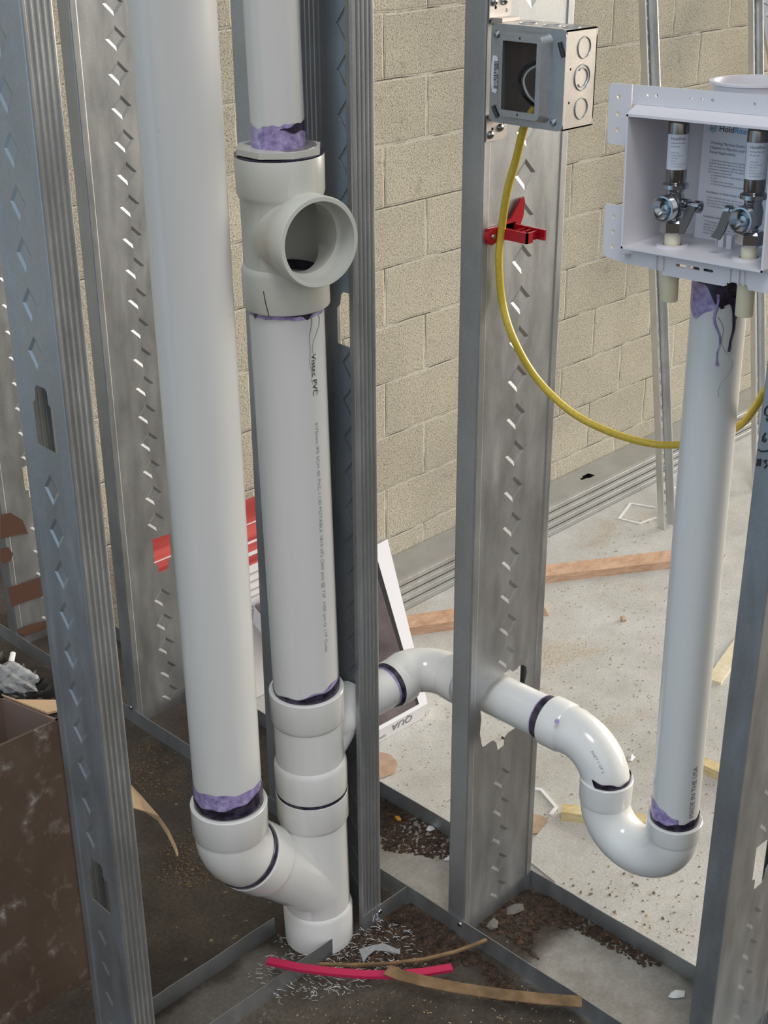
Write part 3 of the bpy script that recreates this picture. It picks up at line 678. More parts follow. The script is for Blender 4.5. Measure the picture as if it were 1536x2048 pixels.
obj('pipe_body', MB().lathe([(r2, 0), (r2, .755)], rs_o, dR, 80), M['pvc'], rs, sm=True)
obj('primer_band', mk_patch(-1.5, .2, lambda a: .018, lambda a: .040+.010*math.cos((a+1.2)*1.6)+.001*math.sin(a*11), rs_o, dR, r2, 40, .0005), M['primer'], rs)
obj('cement_band', mk_patch(-math.pi, math.pi, lambda a: .017, lambda a: .0275+.004*math.sin(a*1.3)+.0012*math.sin(a*9+1), rs_o, dR, r2, 90, .0011), M['cement'], rs)
toR = (C0-rs_o); toR = (toR-dR*toR.dot(dR)).normalized(); sdR = dR.cross(toR)
def wrapR(x, y):
    a = .86-y/r2
    return rs_o+dR*(.036+x)+(toR*math.cos(a)+sdR*math.sin(a))*(r2+.0006)
text('printed_writing', 'MADE IN THE USA', .0105, None, None, None, M['ink_grey'], rs, wrapR, label='faded printed words', sx=.9)
# cement and primer runs below the washer box
obj('primer_band', mk_patch(-1.6, 1.6, lambda a: .700+.014*math.sin(a*2.2+.4)+.002*math.sin(a*9), lambda a: .754, rs_o, dR, r2, 60, .0006), M['primer'], rs)
def cf(a): return .726-.026*math.exp(-((a-.10)/.45)**2)-.036*math.exp(-((a-.62)/.16)**2)+.0015*math.sin(a*10)
obj('cement_band', mk_patch(-1.2, 1.6, cf, lambda a: .755, rs_o, dR, r2, 120, .0013), M['cement'], rs)
drip(rs, rs_o, dR, r2, .56, .712, .652, .0034, M['cement'], 'cement_drip', .04, 2)
drip(rs, rs_o, dR, r2, .10, .716, .700, .0030, M['cement'], 'cement_drip', .02, 9)
drip(rs, rs_o, dR, r2, .02, .715, .636, .0024, M['primer'], 'primer_drip', .12, 5)
drip(rs, rs_o, dR, r2, .30, .690, .60, .0005, M['ink_soft'], 'primer_drip', .3, 6)
# ------------------------------------------------------------------ washer outlet box
sl = .030
oO = Vector((XN-.0026, .8545, 1.0565)); uu = Vector((0, -1, sl)).normalized(); ww = Vector((0, sl, 1)).normalized(); nn_ = Vector((-1, 0, 0))
TO = lambda p: oO+uu*p.x+ww*p.y+nn_*p.z           # x across to the right, y up, z towards the room
ob = thing('washer_outlet_box', 'white plastic washer outlet box with two valves at upper right', 'outlet box', TO(Vector((.1, 0, 0))))
AW = .230                                           # overall width
b0, b1 = .016, .1535; a0, a1 = .034, .200; fr = .017; bk = -.078
def circ(x, y, r_, n=12): return [(x+r_*math.cos(-2*math.pi*k/n), y+r_*math.sin(-2*math.pi*k/n)) for k in range(n)]
pl = [(0, .1205), (.002, .118), (.028, .118), (.028, .1785), (.003, .1785), (0, .1755)]
hl = [circ(.0125, y, .0024) for y in (.133, .149, .166)]
bx = MB().prism(pl, hl, lambda p: TO(Vector((p.x, p.y, p.z-.001))), .002)
pl = [(0, .003), (.003, 0), (.030, -.004), (.030, .056), (.002, .056), (0, .054)]
obj('mounting_ear', bx, M['boxplastic'], ob); bx = MB()
bx.prism(pl, [circ(.0125, y, .0024) for y in (.012, .028, .044)], lambda p: TO(Vector((p.x, p.y, p.z-.001))), .002)
obj('mounting_ear', bx, M['boxplastic'], ob)
hls = [circ(x, .170, .0017) for x in (.048, .058, .098, .110, .122, .168)]
top = MB().prism([(.030, .1600), (AW, .1600), (AW, .1785), (.030, .1785)], hls, lambda p: TO(Vector((p.x, p.y, p.z-.001))), .002)
obj('top_strip', top, M['boxplastic'], ob)
def slot(x, y): return [(x-.006, y-.0012), (x-.0065, y+.0005), (x-.005, y+.0018), (x+.005, y+.0018), (x+.0065, y+.0003), (x+.005, y-.0012)][::1]
low = MB().prism([(.030, -.004), (.056, -.004), (.058, -.003), (.062, -.005), (.075, -.0045), (.076, -.008), (.150, -.008), (.153, -.004), (.160, -.003), (.175, -.003), (.177, -.008), (AW, -.008), (AW, .017), (.030, .017)], [slot(.098, .004), slot(.114, .004), slot(.130, .004)], lambda p: TO(Vector((p.x, p.y, p.z-.001))), .002)
for x in (.069, .077, .156, .166, .172): low.box((x-.0007, -.004, 0), (x+.0007, .010, .0035), TO)
low.box((.076, -.0085, -.004), (.150, -.0062, .0016), TO)
low.box((.030, .0055, -.001), (.036, .008, .012), TO)
obj('bottom_strip', low, M['boxplastic'], ob)
sh = MB()
th = .0022
sh.box((a0, b1+.004, bk), (a1, b1+.0065, 0), TO)
sh.prism([(b1+.004, 0), (b1-.0035, fr), (b1-.001, fr), (b1+.0066, 0)], [], lambda p: TO(Vector((a0+p.z, p.x, p.y))), a1-a0)
for xa_ in (a0, a1-th): sh.prism([(b0, bk), (b1+.006, bk), (b1+.006, 0), (b1-.0015, fr), (b0, fr)], [], lambda p, xa_=xa_: TO(Vector((xa_+p.z, p.x, p.y))), th)
sh.box((a0, b0, bk), (a1, b1+.005, bk+th), TO)
cuts = [(.075, -.016), (.165, -.016)]
Tfl = lambda p: TO(Vector((p.x, b0+p.z, p.y)))
sh.prism([(a0, bk), (a1, bk), (a1, fr), (a0, fr)], [circ(x, y, .0095, 20) for x, y in cuts], Tfl, th)
obj('box_shell', sh, M['boxplastic'], ob)
# drain cup rising above the box
cup = MB().lathe([(.0375, -.012), (.0395, -.012), (.0405, .012), (.0432, .013), (.0432, .0155), (.0385, .0155), (.0370, .010)], TO(Vector((.139, .1700, -.045))), ww, 64, True)
obj('round_collar', cup, M['boxplastic'], ob, sm=True)
mb = MB().box((.112, b0+.001, -.050), (.118, b0+.016, -.044), TO).box((.124, b0+.001, -.046), (.130, b0+.016, -.040), TO).box((.104, b0+.001, -.055), (.106, b0+.012, -.052), TO)
obj('floor_clip', mb, M['boxplastic'], ob)
# instruction sheet
def PP(x, y): return aX(x, y, XN+.062)
A_, B_, C_ = PP(1409, 238), PP(1386, 498), PP(1536, 252)
pu = (A_-B_).normalized(); pr_ = (C_-A_); pr_ = (pr_-pu*pr_.dot(pu)).normalized()
ph_, pw = (A_-B_).length, .082
sh_ = thing('instruction_sheet', 'white instruction sheet with logo, standing behind the valves', 'paper', B_)
nP = pr_.cross(pu)
if nP.x > 0: nP = -nP
obj('sheet', MB().add([B_, B_+pr_*pw, B_+pr_*pw+pu*ph_, A_, B_+nP*-.0004, B_+pr_*pw+nP*-.0004, B_+pr_*pw+pu*ph_+nP*-.0004, A_+nP*-.0004], [(0, 1, 2, 3), (4, 5, 6, 7), (0, 1, 5, 4), (1, 2, 6, 5), (2, 3, 7, 6), (3, 0, 4, 7)]), M['paper'], sh_)
def PT(s_, x, y, size, m_='ink_grey', sx=1.0):
    return text('printed_writing', s_, size, A_+pr_*x-pu*y+nP*.0004, pr_, pu, M[m_], sh_, sx=sx)
PT('Hold', .0185, .0100, .0088, 'ink'); PT('Rite', .0362, .0100, .0088, 'ink_blue')
lg = MB()
def hexa(cx, cy, r_, T_, z): return [T_(cx+r_*math.cos(R(30+60*k)), cy+r_*math.sin(R(30+60*k)), z) for k in range(6)]
TP = lambda x, y, z: A_+pr_*x-pu*y+nP*z
o6, i6 = hexa(.0115, .0078, .0045, TP, .0005), hexa(.0115, .0078, .0034, TP, .0005)
lg.add(o6+i6, [(k, (k+1) % 6, 6+(k+1) % 6, 6+k) for k in range(6)]); obj('logo_ring', lg, M['ink_blue'], sh_)
PT('HR', .0088, .0094, .0040, 'ink')
for k, s_ in enumerate(['Washing Machine Outlet Box', '(Applies to Non-fire and Fire', 'Rated Application)']): PT(s_, .010, .0235+k*.0046, .0040, 'ink_grey', 1.0)
ln = ['1. Determine orientation of the washing', 'machine outlet box. Non-fire or fire rated.', 'They can be mounted to right or left hand', 'of stud or in-between studs. The outlet', 'box includes a valve cover.', 'a. Washing Machine water supply valves', 'b. Top', 'c. Supply Line connection', 'd. Top mounting bracket screw options']
for k, s_ in enumerate(ln): PT(s_, .0105+(.004 if k > 4 else 0), .0405+k*.0030, .0026)
PT('Installation on Studs (steps 2-4)', .0100, .0735, .0034)
for k, s_ in enumerate(['2. For installation on studs, secure using', 'fasteners into the bracket with screws or', 'nails, drive two 1 inch screws in front', '3. Connect outlet, connection lines']): PT(s_, .0115, .0785+k*.0030, .0026)
PT('Installation Between Studs (steps 5-7)', .0095, .0990, .0034)
for k, s_ in enumerate(['4. The bracket can be mounted between', 'studs for multi-box installations up to', 'line. Nail the bracket on studs. Loosen', 'Pre-drill the marks between studs. Bend', 'screws. Attach the box to the bracket']): PT(s_, .0110, .1040+k*.0030, .0026)
PT('5. Step 1', .0085, .1250, .0030)
PT('a. Unit 2 only', .0135, .1285, .0026); PT('b. Installing the bracket to the wall', .0135, .1315, .0026)
# valves
def valve(label, a, c, top_, hs):
    """a across, c depth (negative = into the box), top_ height of arrestor top, hs handle side (+1 right)"""
    v = thing('supply_valve', label, 'valve', TO(Vector((a, b0, c))), 'washer supply valves')
    P_ = lambda x, y, z: TO(Vector((a+x, b0+y, c+z)))
    obj('collar_ring', MB().lathe([(.0098, .0022), (.0165, .0022), (.0165, .0038), (.0150, .0044), (.0098, .0044)], P_(0, 0, 0), ww, 40, True), M['boxplastic'], v, sm=True)
    obj('supply_stub', MB().lathe([(.0082, -.050), (.0082, .018)], P_(0, 0, 0), ww, 40), M['cpvc'], v, sm=True)
    st = obj('supply_coupling', MB().lathe([(.0086, -.056), (.0092, -.055), (.0092, -.006), (.0088, -.004)], P_(0, 0, 0), ww, 40), M['cpvc'], v, sm=True)
    obj('hex_nut', MB().lathe([(.0120, .016), (.0136, .018), (.0136, .028), (.0115, .0305)], P_(0, 0, 0), ww, 6), M['chrome'], v)
    obj('valve_body', MB().lathe([(.0070, .030), (.0072, .034), (.0100, .037), (.0108, .050), (.0085, .058), (.0095, .061), (.0135, .0625), (.0135, .0665), (.0110, .068), (.0090, .070)], P_(0, 0, 0), ww, 40), M['chrome'], v, sm=True)
    pr = [(.0075, .0), (.0085, .008), (.0125, .0105), (.0130, .0110)]
    for k in range(5): pr += [(.0130, .0120+k*.002), (.0123, .0130+k*.002)]
    pr += [(.0128, .0225), (.0110, .0228), (.0098, .0200), (.0055, .0150), (.0045, .0160), (.0035, .0175), (.0005, .0180)]
    obj('hose_outlet', MB().lathe(pr, P_(0, .0445, 0), nn_, 48), M['chrome'], v, sm=True)
    h = MB().lathe([(.0065, .006), (.0065, .016), (.0045, .017), (.0045, .024), (.0062, .0245), (.0062, .030), (.0040, .0305), (.0035, .028)], P_(0, .046, -.002), uu*hs, 28)
    obj('valve_stem', h, M['chrome'], v, sm=True)
    def TH(p): return P_(hs*(.018+p.x-.35*(-p.y)), .043+p.y, p.z)
    hm = MB(); o_ = [(0, .004), (.010, .004), (.002, -.016), (-.003, -.025), (-.013, -.023), (-.007, -.014)] if hs > 0 else [(0, .004), (.010, .004), (.016, -.014), (.022, -.023), (.012, -.025), (.007, -.016)]
    hm.prism([(hs*(.019+x*1.0), .043+y) for x, y in o_], [], lambda p: P_(p.x, p.y, p.z+.004), .0028)
    obj('valve_handle', hm, M['handle'], v)
    obj('arrestor_tube', MB().lathe([(.0100, .069), (.0106, .071), (.0106, top_-.008), (.0098, top_-.003), (.0070, top_)], P_(0, 0, 0), ww, 48), M['arrestor'], v, sm=True)
    l0 = .082; l1 = .117
    toV = (C0-P_(0, l0, 0)); toV = (toV-ww*toV.dot(ww)).normalized(); sv = ww.cross(toV)
    lab = obj('tube_label', mk_patch(-1.2, 1.2, lambda a_: l0, lambda a_: l1, P_(0, 0, 0), ww, .0106, 30, .0004), M['sticker'], v)
    def W_(x0, y0):
        def f(x, y):
            a_ = (x0+x)/.0111
            return P_(0, y0+y, 0)+(toV*math.cos(a_)+sv*math.sin(a_))*.0113
        return f
    for k, (s_, sz) in enumerate([('HoldRite', .0042), ('Hammer Arrester', .0021), ('1/2 inch AA', .0020)]): text('label_writing', s_, sz, None, None, None, M['ink_grey'], v, W_(-.0075, l1-.0055-k*.0034))
    for k, s_ in enumerate(['ASSE 1010', 'Pressure PSI 350', 'CSA UPC', 'Made in', 'manufacturer use only', 'see install guide']): text('label_writing', s_, .0018, None, None, None, M['ink_soft'], v, W_(-.0065, l0+.0165-k*.0027))
    return v
valve('left supply valve with silver tube, beside the instruction sheet', .075, -.016, .134, 1)
valve('right supply valve with silver tube, in front of the instruction sheet', .165, -.016, .134, -1)
# ------------------------------------------------------------------ electrical box on D
oE = Vector((1.199, 1.012, 1.1815)); tlt = .0
TE = lambda p: oE+Vector((0, -1, 0))*p.x+Z*p.y+Vector((-1, 0, 0))*p.z      # x right, y up, z out
eb = thing('junction_box', 'square metal electrical box with open cover, screwed to the stud', 'electrical box', TE(Vector((.05, 0, 0))))
ES = .101
ebx = MB(); t_ = .0016
def circw(x, y, r_, n=28): return circ(x, y, r_, n)
TS = lambda p: TE(Vector((ES-p.z, p.y, -p.x)))         # right side: x = depth back, y up
ebx.prism([(0, 0), (.050, 0), (.050, .005), (.052, .008), (.052, ES-.010), (.050, ES-.005), (.050, ES), (0, ES)], [circ(.008, .028, .0015, 10), circ(.008, .062, .0015, 10)], TS, t_)
ebx.box((0, 0, -.052), (t_, ES, 0), TE); ebx.box((0, 0, -.052), (ES, t_, 0), TE); ebx.box((0, ES-t_, -.052), (ES, ES, 0), TE); ebx.box((0, 0, -.052), (ES, ES, -.052+t_), TE)
obj('box_body', ebx, M['steel_box'], eb)
def ringS(x, y, r_, tt=.0007, part=(0, 2*math.pi)):
    mb = MB(); pts = [TS(Vector((x+r_*math.cos(part[0]+(part[1]-part[0])*k/32), y+r_*math.sin(part[0]+(part[1]-part[0])*k/32), -.0003))) for k in range(33)]
    return mb.tube(pts, tt, 6, False)
for y in (.020, .082): obj('knockout', ringS(.030, y, .0108), M['steel'], eb)
obj('knockout', ringS(.029, .052, .0130, .0008), M['steel'], eb); obj('knockout', ringS(.029, .052, .0095, .0008, (-2.3, 2.2)), M['steel'], eb)
# top knockouts
for x in (.028, .060, .086):
    mb = MB().tube([TE(Vector((x+.009*math.cos(k/16*math.pi), ES+.0004, -.026+.009*math.sin(k/16*math.pi)))) for k in range(33)], .0006, 5, False); obj('knockout', mb, M['steel_bright'], eb)
# mud ring cover with raised collar and rectangular opening
def rr(x0, y0, x1, y1, r_, n=5, rev=False):
    p = []
    for cx, cy, s_ in ((x1-r_, y1-r_, 0), (x0+r_, y1-r_, 90), (x0+r_, y0+r_, 180), (x1-r_, y0+r_, 270)):
        for k in range(n+1): p.append((cx+r_*math.cos(R(s_+90*k/n)), cy+r_*math.sin(R(s_+90*k/n))))
    return p[::-1] if rev else p
op = (.026, .016, .072, .087)
cv = MB().prism(rr(0, -.001, ES, ES+.001, .007), [rr(op[0]-.006, op[1]-.010, op[2]+.012, op[3]+.010, .008)], lambda p: TE(p), .0016)
outr = rr(op[0]-.006, op[1]-.010, op[2]+.012, op[3]+.010, .008); inr = rr(op[0]-.003, op[1]-.007, op[2]+.006, op[3]+.007, .006)
n_ = len(outr); hz = .013
vs = [TE(Vector((x, y, .0016))) for x, y in outr]+[TE(Vector((x, y, hz))) for x, y in inr]
cv.add(vs, [(k, (k+1) % n_, n_+(k+1) % n_, n_+k) for k in range(n_)])
cv.prism(inr, [rr(op[0], op[1], op[2], op[3], .0005, 1), circ((op[0]+op[2])/2, op[1]-.0035, .0013, 10), circ((op[0]+op[2])/2, op[3]+.0035, .0013, 10)], lambda p: TE(Vector((p.x, p.y, p.z+hz-.0012))), .0014)
cvo = obj('cover_ring', cv, M['steel'], eb)
for x, y in ((.008, ES-.010), (ES-.012, .008)): screw(eb, TE(Vector((x, y, .0016))), (-1, 0, 0), .0042)
for (x, y), (dx, dy) in (((.093, ES-.012), (.006, -.014)), ((.006, .016), (.007, -.011))):
    obj('screw_slot', MB().tube([TE(Vector((x, y, .0017))), TE(Vector((x+dx, y+dy, .0017)))], .0028, 8), M['black'], eb)
st = [(.0035, .031), (.009, .030), (.0105, .034), (.0105, .066), (.008, .069), (.0035, .069), (.0018, .060), (.0018, .040)]
obj('barcode_sticker', MB().prism(st, [], lambda p: TE(Vector((p.x, p.y, p.z+.0017))), .0003), M['sticker'], eb)
bars = MB(); y = .035
while y < .064:
    h_ = random.choice((.0004, .0006, .0010)); bars.box((.0055, y, .00205), (.0112 if random.random() > .3 else .0095, y+h_, .0022), TE); y += h_+random.choice((.0005, .0008))
obj('barcode_lines', bars, M['ink'], eb)
# wires inside
def tub(name, pts, r_, m_, par, seg=10):
    P_ = [Vector(p) for p in pts]; o_ = []
    for i in range(len(P_)-1):
        p0, p1, p2, p3 = P_[max(i-1, 0)], P_[i], P_[i+1], P_[min(i+2, len(P_)-1)]
        for k in range(8):
            t = k/8; o_.append(.5*((2*p1)+(p2-p0)*t+(2*p0-5*p1+4*p2-p3)*t*t+(3*p1-p0-3*p2+p3)*t*t*t))
    o_.append(P_[-1]); return obj(name, MB().tube(o_, r_, seg), m_, par, sm=True)
E_ = lambda x, y, z: TE(Vector((x, y, z)))
tub('black_wire', [E_(.075, .068, -.02), E_(.058, .066, -.006), E_(.044, .058, -.002), E_(.038, .045, -.002), E_(.044, .028, -.006), E_(.054, .014, -.02)], .0017, M['black'], eb)
tub('white_wire', [E_(.075, .066, -.024), E_(.060, .063, -.010), E_(.047, .056, -.006), E_(.041, .044, -.006), E_(.046, .029, -.010), E_(.056, .015, -.024)], .0013, M['white_wire'], eb)
tub('copper_wire', [E_(.057, .092, -.03), E_(.060, .07, -.012), E_(.062, .05, -.008), E_(.060, .03, -.012), E_(.066, .012, -.03)], .0009, M['copper'], eb)
tub('black_wire', [E_(.085, .055, -.02), E_(.068, .050, -.012), E_(.060, .035, -.010), E_(.070, .022, -.018), E_(.082, .028, -.03)], .0017, M['black'], eb)
# mounting brackets
for zz, sgn in ((ES, 1), (0, -1)):
    br_ = MB()
    Tk = lambda p: Vector((XN+.002+p.x, 1.0278-p.z, oE.z+zz+sgn*p.y))
    hb = [circ(.010, .014, .002, 10), circ(.028, .010, .0022, 10)]
    br_.prism([(0, .002), (.036, .002), (.036, .024), (.030, .027), (0, .027)], hb, Tk, .0012)
    br_.box((.004, -.002, 0), (.034, .004, .016), Tk)
    obj('mounting_tab', br_, M['steel_box'], eb)
    screw(eb, Tk(Vector((.007, .020, .0012))), (0, -1, 0), .0046); screw(eb, Tk(Vector((.024, .014 if sgn < 0 else .020, .0012))), (0, -1, 0), .0046)
# yellow cable
pc = [TE(Vector((.040, .016, -.030))), aY(1050, 249, .977), aY(1032, 320, .992), aY(1014, 385, 1.006), aY(1003, 462, 1.0195), aY(998, 520, 1.0215), aY(1004, 600, 1.020), aY(1026, 675, 1.004), aX(1072, 755, 1.268), aX(1140, 822, 1.285), aX(1215, 862, 1.305), aX(1290, 885, 1.330), aX(1350, 890, 1.338), aX(1420, 880, 1.335), aX(1480, 850, 1.325), aX(1512, 812, 1.315), aX(1530, 780, 1.31)]
cb = tub('electrical_cable', pc, .0046, M['yellow'], None, 14); tag(cb, 'yellow electrical cable hanging from the metal box in a long curve', 'cable')
# ------------------------------------------------------------------ red cable clip on D web
YD = 1.0288
rc = thing('cable_clip', 'red plastic cable clip screwed to the stud, holding the yellow cable', 'cable clip', (1.25, YD, 1.05))
xa = aY(994, 455, YD).x; za = aY(990, 466, YD).z
ar = MB()
def TR(p): return Vector((1.237+p.x, YD-p.y, 1.041+p.z))
L_ = .046
ar.box((-.0015, .004, 0), (.0015, L_, .0125), TR)                 # near arm
ar.box((.026, .004, 0), (.029, L_+.004, .0125), TR)              # far arm
for y in (.022, .031, .040): ar.box((0, y, .001), (.028, y+.0014, .011), TR)
ar.box((-.0015, L_-.002, 0), (.010, L_, .0125), TR)
obj('arm', ar, M['red'], rc)
bs = MB().box((-.020, 0, -.004), (.030, .0035, .014), TR); bs.lathe([(.010, 0), (.010, .004), (.007, .0048)], TR(Vector((-.012, 0, .004))), (0, -1, 0), 24)
obj('back_plate', bs, M['red'], rc)
fn = MB()
fp = [(.004, .012), (.022, .020), (.034, .034), (.038, .040), (.044, .041), (.046, .035), (.044, .018), (.036, .004), (.028, .006)]
fn.prism(fp, [], lambda p: TR(Vector((p.x, .0005+p.z, p.y))), .003)
obj('support_fin', fn, M['red'], rc)
screw(rc, TR(Vector((-.012, .004, .004))), (0, -1, 0), .0034)
# ------------------------------------------------------------------ beyond the wall: stacked studs, leaning studs, lumber, cartons
Yb = 3.036; hs_ = .0365
for k in range(4):
    z0 = ZF+.001+k*hs_; lab = ['lowest of the stacked galvanised studs along the block wall', 'second galvanised stud from the bottom of the wall stack', 'third galvanised stud from the bottom of the wall stack', 'topmost stacked galvanised stud along the block wall, slotted web up'][k]
    xs = 2.98
    MS = M['steel_stack']; t = thing('stacked_stud', lab, 'metal stud', (xs, Yb, z0), 'galvanised studs stacked along the block wall')
    wd = .150; kh = []
    if k == 3:
        for X_ in (4.36, 5.94): kh.append([(X_-.034, .062), (X_-.034, .078), (X_-.006, .080), (X_+.0, .088), (X_+.042, .088), (X_+.042, .052), (X_, .052), (X_-.006, .060)])
    web = MB().prism([(xs, 0), (6.6, 0), (6.6, wd), (xs, wd)], [h[::-1] for h in kh], lambda p: Vector((p.x, Yb+p.y, z0+hs_-.003-p.z-(.006*p.y/.15))), .001)
    obj('web', web, MS, t)
    for yy, s_ in ((0, 1), (wd, -1)):
        TTT = lambda p, yy=yy, s_=s_: Vector((p.z, Yb+yy+s_*p.x, z0+hs_-.003-p.y-(.006 if s_ < 0 else 0)))
        obj('flange', MB().profile([(.001, 0), (0, .001), (0, .012), (.0006, .0135), (0, .015), (0, .0315), (.008, .0315)], -.001, TTT, xs, 6.6), MS, t)
if True:
    mbk = MB().box((4.32, Yb+.05, ZF+3*hs_+.026), (4.42, Yb+.09, ZF+3*hs_+.027)); 
def lean(label, base, topp, du, dv, Wd, fl, inner, length_ext=1.0):
    base = Vector(base); d = (Vector(topp)-base); ln_ = d.length*length_ext; d.normalize()
    du = Vector(du); du = (du-d*du.dot(d)).normalized(); dv = d.cross(du)*(1 if d.cross(du).dot(Vector(dv)) > 0 else -1)
    T_ = lambda p: base+du*p.x+dv*p.y+d*p.z
    return stud(label, base, du, dv, Wd, 0, ln_, (), dz=.5, T=T_, matl=M['steel_bright'], inner=inner, fl=fl, name='leaning_stud', group='studs leaning on the block wall')
bL = aF(1312, 1068)
lean('single galvanised stud leaning on the block wall, behind the washer box', bL, aY(1269, 0, YW-.02), (.95, .30, 0), (.30, -.95, 0), .064, .026, False, 1.35) if False else None
# channel with its open side to the camera: left flange, web at back, right flange
def channel(label, b_px, t_px, rotz, Wd=.060, fl=.034, ext=1.04):
    base = aF(*b_px); top_ = aY(*t_px, YW-.10); d = top_-base; ln_ = d.length*ext; d.normalize()
    du = Vector((math.cos(rotz), math.sin(rotz), 0)); du = (du-d*du.dot(d)).normalized(); dv = du.cross(d)
    if dv.dot(C0-base) < 0: dv = -dv
    T_ = lambda p: base+du*p.x+dv*p.y+d*p.z
    return stud(label, base, du, dv, Wd, 0, ln_, (), dz=.5, T=T_, matl=M['steel_bright'], inner=True, fl=fl, lip=.006, name='leaning_stud', group='studs leaning on the block wall')
channel('galvanised stud leaning on the block wall left of the white riser pipe', (1316, 1056), (1276, 0), R(-12), .064, .036)
channel('galvanised stud leaning on the block wall at the right edge', (1503, 980), (1495, 0), R(-12), .060, .030)
channel('tilted galvanised stud with diamonds, top right corner', (1680, 905), (1512, 0), R(-35), .090, .026)
def plank(name, label, p0, p1, width, h, material, side=1, group=None, jag=.0, cat='lumber', z=0):
    p0 = Vector(p0); p1 = Vector(p1); d = (p1-p0); ln_ = d.length; d.normalize(); sdv = Vector((-d.y, d.x, 0))*side
    mb = MB(); n = 14; vs = []
    for i in range(n+1):
        u = ln_*i/n; e_ = jag if i in (0, n) else 0
        for (s_, zz) in ((0, 0), (width, 0), (width, h), (0, h)):
            vs.append(p0+d*(u+random.uniform(-e_, e_))+sdv*(s_+random.uniform(-.0006, .0006))+Z*(zz+z+random.uniform(-.0004, .0004)*(zz > 0)))
    fs = [(i*4+k, i*4+(k+1) % 4, (i+1)*4+(k+1) % 4, (i+1)*4+k) for i in range(n) for k in range(4)]+[(0, 1, 2, 3), (n*4, n*4+1, n*4+2, n*4+3)]
    mb.add(vs, fs); o_ = obj(name, mb, material); tag(o_, label, cat, group); return o_
fz = lambda a: Vector((a.x, a.y, ZF))
pA, pB = fz(aF(1000, 1178)), fz(aF(1448, 1124))
plank('lumber_board', 'reddish board on the pale floor, running behind the riser pipe', pA, pB, .088, .032, M['wood_red'], 1, jag=.012)
pA, pB = fz(aF(760, 1281)), fz(aF(1092, 1232))
plank('lumber_board', 'reddish board end beside the white carton, left of the torn-hole stud', pA, pB, .088, .034, M['wood_red'], 1, jag=.012)
pA, pB = fz(aF(1122, 1641)), fz(aF(1330, 1668))
plank('lumber_offcut', 'yellow wood offcut on the floor behind the trap', pA, pB, .040, .030, M['wood_yellow'], 1)
pA, pB = fz(aF(1392, 1541)), fz(aF(1500, 1590))
plank('lumber_offcut', 'yellow wood offcut right of the riser pipe base', pA, pB, .040, .030, M['wood_yellow'], 1)
pA, pB = fz(aF(1412, 1362)), fz(aF(1474, 1275))
plank('wood_scrap', 'pale tapered wood scrap lying right of the riser pipe', pA, pB, .050, .010, M['wood_pale'], -1)
# discs
def disc(label, px, r_, material):
    c = fz(aF(*px)); t = [(r_*(1+random.uniform(-.06, .06))*math.cos(R(15*k)), r_*(1+random.uniform(-.06, .06))*math.sin(R(15*k))) for k in range(24)]
    o_ = obj('cardboard_disc', MB().prism(t, [], lambda p: Vector((c.x+p.x, c.y+p.y, ZF+.002+p.z)), .003), material); tag(o_, label, 'cardboard disc'); return o_
disc('round brown cardboard disc right of the narrow stud', (752, 1532), .066, M['kraft'])
disc('brown cardboard disc half hidden behind the torn-hole stud', (1066, 1650), .045, M['kraft'])
# drywall offcut and white strips
q = [(1040, 1712), (1096, 1648), (1188, 1704), (1110, 1768)]
P4 = [aF(*p) for p in q]
mb = MB().add([Vector((p.x, p.y, ZF+.0005)) for p in P4]+[Vector((p.x, p.y, ZF+.008)) for p in P4], [(0, 1, 2, 3), (4, 5, 6, 7), (0, 1, 5, 4), (1, 2, 6, 5), (2, 3, 7, 6), (3, 0, 4, 7)])
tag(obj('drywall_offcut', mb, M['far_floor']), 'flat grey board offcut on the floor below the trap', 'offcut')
def fstrip(name, label, pxs, wd, hgt, material, cat, lev=None, z=0, thick=None):
    P_ = [(aF(*p) if lev is None else aZ(p[0], p[1], lev)) for p in pxs]; b_ = ZF if lev is None else lev
    mb = MB(); vs = []
    for i, p in enumerate(P_):
        d = (P_[min(i+1, len(P_)-1)]-P_[max(i-1, 0)]); d.z = 0; d.normalize(); s_ = Vector((-d.y, d.x, 0))*wd/2
        zz = b_+.001+z
        vs += [Vector((p.x, p.y, zz))-s_, Vector((p.x, p.y, zz))+s_, Vector((p.x, p.y, zz+hgt))+s_, Vector((p.x, p.y, zz+hgt))-s_]
    n = len(P_)-1
    mb.add(vs, [(i*4+k, i*4+(k+1) % 4, (i+1)*4+(k+1) % 4, (i+1)*4+k) for i in range(n) for k in range(4)]+[(0, 1, 2, 3), (n*4, n*4+1, n*4+2, n*4+3)])
    o_ = obj(name, mb, material); tag(o_, label, cat); return o_
fstrip('plastic_strip', 'bent white plastic strip between the torn-hole stud and the trap', [(1060, 1579), (1082, 1582), (1112, 1617), (1101, 1632)], .010, .006, M['white_plastic'], 'plastic strip')
fstrip('packing_strap', 'white strap loop on the floor by the leaning stud', [(1310, 1016), (1261, 1008), (1238, 1038), (1280, 1048), (1312, 1036)], .012, .003, M['white_plastic'], 'strap')
fstrip('packing_strap', 'short white strap end right of the leaning stud foot', [(1330, 985), (1352, 975)], .012, .003, M['white_plastic'], 'strap')
